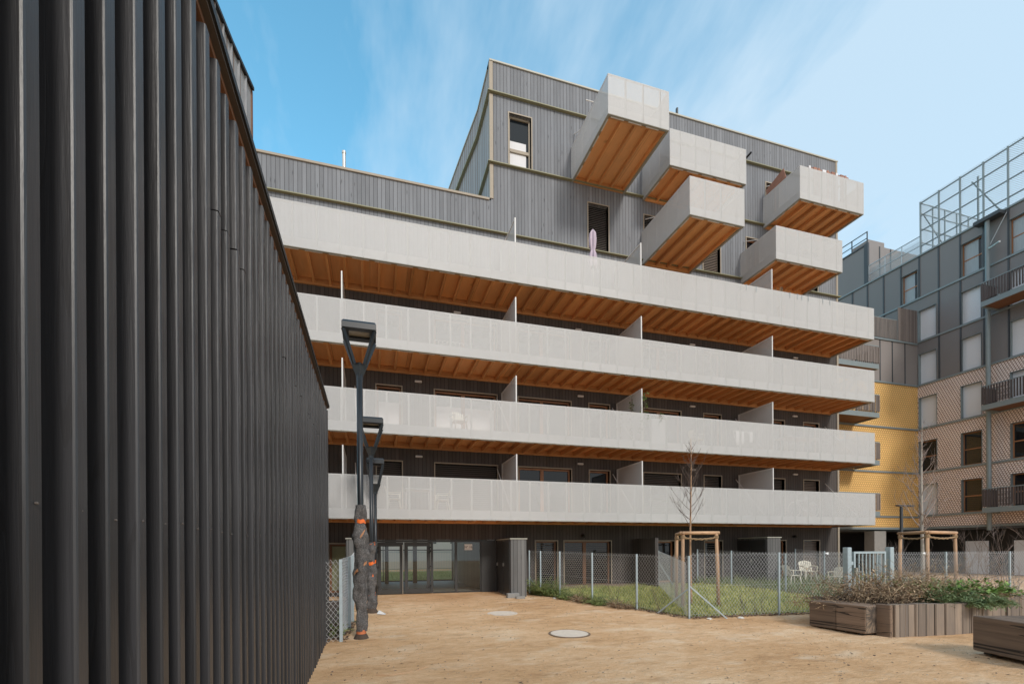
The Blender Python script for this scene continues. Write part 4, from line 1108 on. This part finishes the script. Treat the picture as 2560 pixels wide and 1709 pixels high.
stems([(5.6,16.9),(6.15,15.7),(6.45,15.7),(6.1,17.0)], 260, lambda x, y: G(y), (.3,1.0), 'fence_weeds', M['weed'], 'tall green weeds at the start of the path fence', leaf=3, droop=.9, leaflen=.12, leafw=.011)
for k, (cx, cy_, n, hh) in enumerate(((6.4,15.2,130,.5),(6.62,14.3,120,.45),(6.85,13.6,130,.65),(7.15,12.8,80,.5))):
    stems([(cx-.2,cy_-.3),(cx+.2,cy_-.3),(cx+.2,cy_+.3),(cx-.2,cy_+.3)], n, lambda x, y: G(y), (.15,hh), 'dry_tuft', M['drystem'] if k % 2 else M['weed'], ['green tuft low on the path fence','straw tuft at the middle of the path fence','greenish tuft before the tallest path fence post','brown tuft near the corner of the path fence'][k], leaf=2, droop=1.3, leaflen=.08, leafw=.012)
stems([(-.85,10.3),(-.66,10.3),(-.6,13.5),(-.95,13.5)], 120, lambda x, y: G(y), (.15,.5), 'undergrowth', M['weed'], 'low green undergrowth behind the short fence', leaf=3, droop=1.1, leaflen=.07, leafw=.014)
q = MB(); q.box(-5,-.66,10.9,16.0,.1,.34); tag(q.build('soil_bed', M['soil']), 'dark soil bed between the slat building and the apartment block', 'soil', kind='structure')
# bare sprigs along the front fence
def shrub(label, base, H, n, seed, m='twig', group='bare shrubs', spread=.55, dens=2):
    random.seed(seed); root = thing('bare_shrub', label, 'shrub', base, group); b = MB()
    def gr(p, d, ln, r, dep):
        v = Vector(d).normalized(); q = [Vector(p)]
        for i in range(4): v = (v+Vector((R_(-.14,.14),R_(-.14,.14),R_(0,.14)))).normalized(); q.append(q[-1]+v*ln/4)
        b.tube(q, [r*(1-.18*i) for i in range(5)], 3)
        if dep:
            for j in range(5 if dep == 2 else 4):
                i = random.randint(1,4); s = Vector((R_(-1,1),R_(-1,1),R_(0,.8))).normalized()
                gr(q[i-1].lerp(q[i],R_(0,1)), (q[i]-q[i-1]).normalized()*.7+s*.6, ln*R_(.25,.45), max(r*.6,.004), dep-1)
    for i in range(n):
        a = R_(0,6.28); s = R_(.1,spread)
        gr((base[0]+.08*math.cos(a),base[1]+.08*math.sin(a),base[2]-.03), (math.cos(a)*s,math.sin(a)*s,1), H*R_(.75,1.0), .009 if H > 1 else .005, dens)
    b.build('twig', M[m], root)
for i, (lab, bx_, by_, H, n, s, d) in enumerate((
    ('thin bare shrub under the right rail of the far stakes',21.5,12.9,1.9,3,31,1), ('thin bare shrub left of the far stakes trunk',19.0,12.6,1.8,4,32,2), ('dense bare shrub right of the far stakes',20.8,11.6,2.2,7,33,2),
    ('tall conical bare shrub before the first pale door',24.4,12.6,2.75,4,34,2), ('bare shrub between the two pale doors',25.2,12.0,2.6,5,35,2), ('bare shrub at the right edge of the view',25.8,11.6,2.9,6,36,2),
    ('low bare shrub before the pale doors',21.2,10.8,1.5,6,37,2), ('twiggy shrub near the right edge of the planter',17.3,9.2,1.6,6,38,2), ('reddish twigs left of the arm lamp',22.8,15.2,1.9,6,39,2))):
    shrub(lab, (bx_,by_,ZL(by_) if by_ > 10.4 else .2), H, n, s, dens=d)
for i, (lab, bx_, by_, H, n) in enumerate((('bare sprigs by the path fence near its corner',7.75,11.5,.85,6), ('bare sprig before the lawn right of the stakes',9.9,10.75,.8,4), ('small bare sprig near the bench end of the fence',10.2,10.65,.75,5), ('bare sprig by the middle of the path fence',7.15,13.2,.7,4))):
    shrub(lab, (bx_,by_,G(by_)), H, n, 50+i, 'bark', 'bare sprigs along the fence', .5, 1)

# ================================================================== garden fittings
def cabinet(name, label, x0, x1, y0, z1, group, cat='cabinet'):
    root = thing(name, label, cat, ((x0+x1)/2, y0, .3), group)
    q = MB(); q.box(x0,x1,y0,W-.03,.2,z1); q.build('boarded_side', M['clad_mid'], root)
    q = MB(); q.box(x0-.03,x1+.03,y0-.03,W-.03,z1,z1+.035); q.build('lid', M['cap'], root)
    for k in range(2):
        d = MB(); ya = y0+.08+k*.9; d.box(x0-.028,x0-.004,ya,ya+.86,.36,z1-.08); dr = d.build('door', M['dark'], root)
        h = MB(); h.box(x0-.06,x0-.03,ya+.78,ya+.82,1.3,1.42); h.build('handle', M['steel'], dr)
    return root
CG = 'boarded storage cabinets against the ground floor'
cabinet('storage_cabinet', 'boarded storage cabinet right of the glazed entrance', 4.73, 5.31, 16.2, 2.28, CG)
cabinet('storage_cabinet', 'boarded storage cabinet behind the wrapped lamp left of the entrance', -.78, -.15, 16.2, 2.28, CG)
cabinet('storage_cabinet', 'boarded storage cabinet with dark doors behind the white chairs', 16.2, 16.9, 16.4, 2.36, CG)
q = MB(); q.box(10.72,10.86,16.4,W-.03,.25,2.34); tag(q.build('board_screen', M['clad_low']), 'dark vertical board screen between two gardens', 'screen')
q = MB(); q.box(5.9,11.1,16.95,W-.03,.2,.455); tag(q.build('terrace_slab', M['terrace']), 'brown terrace slab outside the ground floor windows', 'terrace', kind='structure')
# white plastic armchairs
def chair(label, loc, rz, group):
    root = thing('garden_chair', label, 'chair', loc, group)
    def at(mb, nm): 
        o = mb.build(nm, M['plastic'], None); o.parent = root; return o
    s = MB(); s.cbox(-.24,.24,-.22,.22,.39,.42,.01); at(s,'seat')
    b = MB(); n = 8
    for j in range(5):                         # rounded, slatted back
        for i in range(n):
            pass
    cols = 7
    for i in range(cols):
        a = -.235+.47*i/(cols-1); hh = .86-.9*(a*a)
        b.add([(a-.028,.2+.3*a*a*-1,.42),(a+.028,.2+.3*a*a*-1,.42),(a+.026,.32-.3*a*a,hh),(a-.026,.32-.3*a*a,hh),(a-.028,.215-.3*a*a,.42),(a+.028,.215-.3*a*a,.42),(a+.026,.335-.3*a*a,hh),(a-.026,.335-.3*a*a,hh)],
              [(0,1,2,3),(7,6,5,4),(0,3,7,4),(1,5,6,2),(3,2,6,7)])
    b.box(-.26,.26,.255,.29,.60,.66); at(b,'backrest')
    for sx in (-1,1):
        for sy in (-1,1):
            l = MB(); l.bar((sx*.2,sy*.18,.39),(sx*.25,sy*.24,0),.045,.04); at(l,'leg')
        ar = MB(); ar.bar((sx*.27,-.22,.62),(sx*.27,.28,.64),.05,.025); ar.bar((sx*.26,-.2,.4),(sx*.27,-.2,.61),.04,.03); at(ar,'armrest')
    return root
CHG = 'white plastic chairs in the garden'
c0 = chair('cream plastic chair seen from behind, leftmost of the garden trio', (17.0,15.9,ZL(15.9)), 0, CHG); c0.rotation_euler = (0,0,math.radians(75))
dup(c0, (18.3,16.3,ZL(16.3)+.12), math.radians(-20), 1.0, 'round backed cream plastic chair, middle of the garden trio', CHG)
dup(c0, (18.7,15.3,ZL(15.3)), math.radians(-80), .92, 'low cream plastic chair turned sideways, rightmost of the garden trio', CHG)
# manhole covers
for (x, y, r, lab) in ((4.13,9.62,.46,'round cement filled manhole cover near the middle of the sandy ground'), (3.47,12.75,.42,'round manhole cover half buried in sand nearer the entrance')):
    root = thing('manhole_cover', lab, 'manhole cover', (x,y,G(y)), 'manhole covers')
    c = MB(); n = 32; z = G(y)+.012; sl_ = .027
    c.add([(x+(r-.05)*math.cos(6.283*i/n), y+(r-.05)*math.sin(6.283*i/n), z+sl_*(r-.05)*math.sin(6.283*i/n)) for i in range(n)], [tuple(range(n))]); c.build('lid', M['manhole'], root)
    c = MB(); vs = []
    for rr, dz in ((r-.048,-.004),(r,-.004),(r,-.05)): vs += [(x+rr*math.cos(6.283*i/n), y+rr*math.sin(6.283*i/n), z+dz+sl_*rr*math.sin(6.283*i/n)) for i in range(n)]
    c.add(vs, [(k*n+i,k*n+(i+1)%n,(k+1)*n+(i+1)%n,(k+1)*n+i) for k in range(2) for i in range(n)]); c.build('ring', M['ringsand' if r > .45 else 'manhole'], root)
q = MB(); q.cbox(4.55,4.98,16.0,16.2,G(16)-.01,G(16)+.16,.01); q.cbox(4.78,5.1,15.72,15.86,G(15.8)-.01,G(15.8)+.08,.008); tag(q.build('concrete_block', M['concrete']), 'grey concrete blocks lying beside the storage cabinet near the entrance', 'block')
# loose stones and debris
random.seed(77); b = MB(); d_ = MB()
def stone(mb, x, y, z, r):
    n = 6; vs = []
    for k, (h, s) in enumerate(((-.1,.8),(.25,1),(.6,.6))):
        vs += [(x+r*s*R_(.75,1.2)*math.cos(6.283*i/n), y+r*s*R_(.75,1.2)*math.sin(6.283*i/n), z+h*r) for i in range(n)]
    mb.add(vs, [(k*n+i,k*n+(i+1)%n,(k+1)*n+(i+1)%n,(k+1)*n+i) for k in range(2) for i in range(n)]+[tuple(2*n+i for i in range(n))])
for _ in range(5000):
    t = random.random()**1.6; y = 3.6+t*13; x = R_(-.7, 12.5 if y < 7 else (9.5 if y < 10 else 6.2))
    if x > 9.4 and y > 6.9: continue
    stone(b, x, y, G(y), R_(.003,.010)*(1.0 if random.random() < .96 else 1.9))
tag(b.build('gravel', M['pebble']), 'small pale stones scattered over the sand', 'gravel', kind='stuff')
for _ in range(700):
    y = 4.0+random.random()**1.2*12.5; x = R_(-.7, 12 if y < 7 else (9.5 if y < 10.2 else 6.3))
    if x > 9.4 and y > 6.9: continue
    a = R_(0,6.28); r = R_(.01,.032); u = Vector((math.cos(a),math.sin(a),0))*r; w_ = Vector((-math.sin(a),math.cos(a),R_(0,.5)))*r*R_(.3,.7); o = Vector((x,y,G(y)+.006))
    d_.quad(o-u, o+w_, o+u+Vector((0,0,.008)), o-w_)
tag(d_.build('fallen_leaves', M['litter']), 'small dark dead leaves scattered over the sand', 'leaves', kind='stuff')
q = MB(); q.tube([(.05,7.45,.006),(.25,7.36,.008),(.62,7.5,.008),(.85,7.75,.006)],.007,6); tag(q.build('fallen_stick', M['log']), 'thin bent stick lying on the sand near the slat wall', 'stick')
random.seed(78)
for i, (x, y, r, lab) in enumerate(((8.35,10.35,.07,'pale stone at the foot of the left fence brace'),(9.2,10.2,.09,'white stone by the foot of the right fence brace'),(6.05,15.4,.07,'white stone under the weeds of the path fence'),(6.9,13.4,.05,'small pale stone by the path fence'))):
    q = MB(); stone(q, x, y, G(y), r); tag(q.build('stone', M['paleconc']), lab, 'stone')
for i, (x, y, z, lab) in enumerate(((15.9,10.22,1.72,'scrap of white paper caught on top of the fence right of the gate'),(12.2,10.28,1.74,'scrap of white paper caught on the fence top left of the gate'))):
    q = MB(); q.add([(x-.06,y,z),(x,y-.04,z+.03),(x+.07,y,z+.01),(x+.03,y-.03,z-.05),(x-.03,y-.05,z-.03)],[(0,1,4),(1,2,3),(1,3,4)]); tag(q.build('paper_scrap', M['paper']), lab, 'paper')

# ================================================================== things on the balconies
ps = thing('parasol', 'closed mauve parasol on the top terrace before a shuttered window', 'parasol', (8.2,16.6,11.645))
q = MB(); q.tube([(8.2,16.6,11.645),(8.2,16.6,14.15)],.02,8); q.build('pole', M['white'], ps)
q = MB(); n = 14; vs = []; prof = [(14.15,.02),(14.0,.10),(13.75,.12),(13.5,.10),(13.35,.065),(13.2,.11),(12.9,.14),(12.7,.13)]
for z, r in prof: vs += [(8.2+r*(1+.3*(-1)**i)*math.cos(6.283*i/n), 16.6+r*(1+.3*(-1)**i)*math.sin(6.283*i/n), z) for i in range(n)]
q.add(vs, [(k*n+i,k*n+(i+1)%n,(k+1)*n+(i+1)%n,(k+1)*n+i) for k in range(len(prof)-1) for i in range(n)]); q.build('canopy', M['mauve'], ps)
q = MB(); q.tube([(8.2,16.6,11.64),(8.2,16.6,11.75)],[.22,.1],12); q.build('base', M['concrete'], ps)
# bicycle on the lowest balcony
bk = thing('bicycle', 'pale bicycle parked behind the lowest perforated balcony', 'bicycle', (18.3,16.55,3.27))
def ring(cx, z, r, t): 
    w = MB(); w.tube([(cx+r*math.cos(a*.2618),16.55,z+r*math.sin(a*.2618)) for a in range(25)],t,6,False); return w
for cx in (17.8,18.85):
    w = ring(cx,3.6,.33,.02); w = w.build('wheel', M['white'], bk)
    s = MB(); 
    for a in range(6): s.bar((cx,16.55,3.6),(cx+.33*math.cos(a*1.047),16.55,3.6+.33*math.sin(a*1.047)),.006)
    s.build('spoke', M['steel'], w)
q = MB()
for a, c in (((18.85,3.6),(18.3,3.58)),((18.3,3.58),(18.45,4.1)),((18.3,3.58),(17.98,4.05)),((18.45,4.0),(18.0,4.0)),((17.8,3.6),(17.98,4.05)),((18.85,3.6),(18.43,4.0))): q.tube([(a[0],16.55,a[1]),(c[0],16.55,c[1])],.018,6)
q.build('frame', M['white'], bk)
q = MB(); q.tube([(17.98,16.55,4.05),(17.96,16.55,4.25)],.014,6); q.tube([(17.9,16.28,4.3),(17.96,16.55,4.25),(17.9,16.82,4.3)],.014,6); q.build('handlebar', M['white'], bk)
q = MB(); q.cbox(18.36,18.62,16.49,16.61,4.1,4.16,.02); q.build('saddle', M['white'], bk)
def table(label, x, y, z, w, d, group):
    r = thing('balcony_table', label, 'table', (x,y,z), group)
    q = MB(); q.cbox(x-w/2,x+w/2,y-d/2,y+d/2,z+.7,z+.74,.01); q.build('tabletop', M['white'], r)
    for sx in (-1,1):
        for sy in (-1,1):
            l = MB(); l.bar((x+sx*(w/2-.06),y+sy*(d/2-.06),z+.7),(x+sx*(w/2-.04),y+sy*(d/2-.05),z),.035); l.build('leg', M['white'], r)
TG = 'tables on the balconies'
table('white table between two chairs on the lowest balcony', 1.55, 16.75, 3.27, .9, .6, TG)
table('white table near the right end of the third balcony', 18.3, 16.8, 6.05, 1.9, .7, TG)
BCG = 'white chairs on the balconies'
b0 = dup(c0, (.75,16.8,3.27), math.radians(90), .95, 'white chair left of the table on the lowest balcony', BCG)
dup(c0, (2.4,16.8,3.27), math.radians(-90), .95, 'white chair right of the table on the lowest balcony', BCG)
dup(c0, (3.0,16.7,6.05), math.radians(10), .95, 'white chair in front of the curtained window on the third balcony', BCG)
dup(c0, (13.0,16.8,6.05), math.radians(80), .9, 'white chair behind the third balcony right of the white cloth', BCG)
q = MB(); q.box(10.36,10.98,YF+.058,YF+.066,5.98,6.93); tag(q.build('white_cloth', M['curtain']), 'white cloth hung behind the third balcony right of the ivy screen', 'cloth')
lr = thing('laundry_rack', 'laundry on a rack behind the third balcony near its right end', 'laundry rack', (15.6,16.9,6.05))
q = MB(); q.bar((14.9,16.9,6.95),(16.1,16.9,6.95),.02); q.bar((15.0,16.7,6.05),(15.0,17.0,6.95),.02); q.bar((16.0,16.7,6.05),(16.0,17.0,6.95),.02); q.build('frame', M['white'], lr)
random.seed(8)
for x in (15.05,15.3,15.75):
    q = MB(); q.box(x,x+R_(.15,.22),16.88,16.9,6.95-R_(.4,.6),6.95); q.build('garment', M['curtain'], lr)
ef = thing('edging_fence', 'white scalloped wire edging standing on the second balcony', 'edging', (2.7,16.4,8.83))
q = MB()
for k in range(8): q.tube([(2.1+k*.145+.07*math.cos(a*.5236)+.07,16.4,9.05+.07*math.sin(a*.5236)) for a in range(7)],.009,4); q.bar((2.1+k*.145,16.4,8.83),(2.1+k*.145,16.4,9.05),.012)
q.build('wire', M['white'], ef)
def leaves(name, label, cat, base, pts, n, sp, size, seed):
    random.seed(seed); r = thing(name, label, cat, base); b = MB(); st = MB(); st.tube(pts, .006, 5); st.build('stem', M['bark'], r)
    for _ in range(n):
        i = random.randrange(len(pts)-1); o = Vector(pts[i]).lerp(Vector(pts[i+1]), random.random())+Vector((R_(-sp,sp),R_(-sp,sp),R_(-sp,sp)))
        a = Vector((R_(-1,1),R_(-1,1),R_(-1,1))).normalized(); c = a.cross(Vector((R_(-1,1),R_(-1,1),R_(-1,1)))).normalized(); s = size*R_(.6,1.3)
        b.quad(o, o+a*s*.5+c*s*.35, o+a*s, o+a*s*.5-c*s*.35)
    b.build('leaves', M['cleaf'], r)
leaves('climbing_plant', 'leafy climber spilling over the front of a divider screen', 'plant', (10.05,16.1,6.05), [(10.05,16.25,6.1),(10.1,16.12,7.0),(10.12,16.1,7.9)], 150, .14, .09, 1)
leaves('climbing_plant', 'leafy climber on the side of the divider screen', 'plant', (9.9,16.9,6.05), [(9.92,16.7,6.1),(9.93,16.8,7.2),(9.92,16.75,7.95)], 90, .1, .08, 2)
leaves('climbing_plant', 'thin leafy climber on the screen nearest the wall', 'plant', (9.9,17.7,6.05), [(9.9,17.6,6.1),(9.91,17.65,7.0),(9.92,17.7,7.6)], 60, .12, .08, 3)
leaves('potted_sprig', 'dark green sprig poking over the rail above the white cloth', 'plant', (10.7,16.2,6.05), [(10.7,16.15,6.4),(10.7,16.0,6.95),(10.72,15.98,7.12)], 45, .07, .06, 4)
random.seed(9)
dp = thing('dried_plant', 'dry pale plant standing on the top terrace right of a screen', 'plant', (16.85,16.25,11.64))
q = MB()
for k in range(34):
    a = R_(0,6.28); s = R_(0,.22); q.tube([(16.85+.1*math.cos(a),16.25,12.2),(16.85+s*1.4*math.cos(a),16.25+s*.3*math.sin(a),12.7+R_(.1,.42))],.008,3)
q.build('stem', M['drystem'], dp)
q = MB(); q.tube([(16.85,16.25,11.645),(16.85,16.25,12.2)],[.13,.17],12); q.build('pot', M['stain'], dp)
for i, x in enumerate((14.8,15.3,17.05,17.45,17.7,18.05,18.85,19.25)):
    q = MB(); q.box(x,x+.02,YF-.02,YF-.004,12.5,12.72); q.box(x,x+.02,YF-.02,YF+.06,12.712,12.725)
    tag(q.build('rail_hook', M['galv']), 'small steel hook hanging over the rail of the top terrace', 'hook', 'hooks on the top terrace rail')
pw = thing('pallet_screen', 'reddish pallet boards showing above the upper right box balcony', 'pallet screen', (19.4,16.3,17.3))
random.seed(10)
for i in range(9):
    q = MB(); x = 18.35+i*.255; q.box(x,x+.1+.1*(i%2),16.17,16.2,17.33,18.53+R_(-.01,.02)); q.build('board', M['stain'] if i % 3 else M['curtain'], pw)
q = MB(); q.box(18.35,20.65,16.202,16.23,18.44,18.51); q.build('rail', M['stain'], pw)
q = MB(); q.bar((17.84,17.95,18.42),(17.84,16.95,18.7),.03,.5); tag(q.build('timber_board', M['stain']), 'red-brown boards leaning in the upper right box balcony by the wall', 'board')
mp = thing('mesh_fence', 'grey rigid mesh fence in the dark passage beside the apartment block', 'fence', (24,21.5,.27))
q = MB()
for k in range(14): q.box(22.9+k*.16,22.915+k*.16,21.5,21.515,.3,2.5)
for z in (.4,.9,1.4,1.9,2.4): q.box(22.9,25.0,21.516,21.53,z,z+.03)
q.build('wire_grid', M['galv'], mp)
q = MB(); q.tube([(25.05,21.5,.27),(25.05,21.5,2.65)],.03,8); q.build('post', M['galv'], mp)

# ================================================================== sky, sun, camera
SUN_EL, SUN_AZ = math.radians(33), math.radians(12)      # azimuth measured from -Y towards +X
sdir = Vector((math.sin(SUN_AZ)*math.cos(SUN_EL), -math.cos(SUN_AZ)*math.cos(SUN_EL), math.sin(SUN_EL)))
wd_ = bpy.data.worlds.new('World'); sc.world = wd_; wd_.use_nodes = True
t = wd_.node_tree; k = NT(t); bg = t.nodes['Background']
sky = k.n('ShaderNodeTexSky', None, sky_type='NISHITA', sun_disc=False, sun_elevation=SUN_EL, sun_rotation=math.atan2(sdir.x, sdir.y), air_density=1.0, dust_density=.6, ozone_density=1.2)
dirv = k.n('ShaderNodeTexCoord').outputs['Generated']
sp = k.n('ShaderNodeSeparateXYZ', [dirv])
zc = k.m('MAXIMUM', sp.outputs[2], .06)
pv = k.vec(k.m('DIVIDE', sp.outputs[0], k.m('ADD', zc, .35)), k.m('DIVIDE', sp.outputs[1], k.m('ADD', zc, .35)), 0.0)
c1 = k.noise(k.scl(pv, (1.7,.6,1)), 1.25, 7, .62)
c2 = k.noise(k.scl(pv, (3.4,1.2,1)), 1.6, 5, .6)
rt = k.m('MULTIPLY_ADD', sp.outputs[0], .6, .0)                # more veil cloud towards +X
cf = k.m('ADD', k.m('ADD', k.m('MULTIPLY', c1, 1.7), k.m('MULTIPLY', c2, .7)), rt)
hz = k.m('MULTIPLY', k.m('SUBTRACT', .75, sp.outputs[2]), .35)
cm = k.m('MULTIPLY', k.m('ADD', k.m('SUBTRACT', cf, 1.09), hz), 1.9, clamp=True)
blue = k.mix(1.0, sky.outputs[0], (.84,1.44,1.30), 'MULTIPLY')
skyc = k.mix(k.m('MULTIPLY', cm, .85), blue, (2.6,3.3,3.9))
# unseen bright bank low behind the viewer, added to light the facade and slats
bd = k.n('ShaderNodeVectorMath', [dirv, (.10,-.93,.35)], operation='DOT_PRODUCT').outputs['Value']
bm_ = k.n('ShaderNodeMapRange', {'Value': bd, 'From Min': .30, 'From Max': .90}, interpolation_type='SMOOTHSTEP').outputs[0]
skyc = k.mix(k.m('MULTIPLY', bm_, .95), skyc, (3.35,3.45,3.55))
bl = k.n('ShaderNodeVectorMath', [dirv, (-.86,-.48,.15)], operation='DOT_PRODUCT').outputs['Value']  # second unseen pale bank, added to brighten and neutralise the left-facing walls
bl_ = k.n('ShaderNodeMapRange', {'Value': bl, 'From Min': .15, 'From Max': .7}, interpolation_type='SMOOTHSTEP').outputs[0]
skyc = k.mix(k.m('MULTIPLY', bl_, .9), skyc, (3.7,3.8,3.95))
L(t, skyc, bg.inputs['Color']); bg.inputs['Strength'].default_value = .15
sl_ = bpy.data.lights.new('sun', 'SUN'); sl_.energy = 1.25; sl_.angle = math.radians(11); sl_.color = (1,.94,.86)
so = bpy.data.objects.new('sun', sl_); COL.objects.link(so); so.rotation_euler = (-sdir).to_track_quat('-Z','Y').to_euler()

cam = bpy.data.cameras.new('camera'); co = bpy.data.objects.new('camera', cam); COL.objects.link(co); sc.camera = co
yaw, pit, rol = (math.radians(a) for a in (16.419, .022, .367))
Rt = Vector((math.cos(yaw),-math.sin(yaw),0)); F0 = Vector((math.sin(yaw),math.cos(yaw),0)); U0 = Vector((0,0,1))
Fv = F0*math.cos(pit)+U0*math.sin(pit); U1 = -F0*math.sin(pit)+U0*math.cos(pit)
Rr = Rt*math.cos(rol)-U1*math.sin(rol); Ur = Rt*math.sin(rol)+U1*math.cos(rol)
mtx = Matrix((Rr, Ur, -Fv)).transposed().to_4x4(); mtx.translation = Vector((0,0,CAMZ)); co.matrix_world = mtx
cam.sensor_width = 36; cam.lens = 36*1190.05/2560; cam.shift_y = (1376.7-854.5)/2560; cam.clip_start = .05; cam.clip_end = 1000
sc.view_settings.view_transform = 'Standard'; sc.view_settings.look = 'None'; sc.view_settings.exposure = 0.74; sc.view_settings.gamma = 1
sc.render.resolution_x, sc.render.resolution_y = 1024, 683
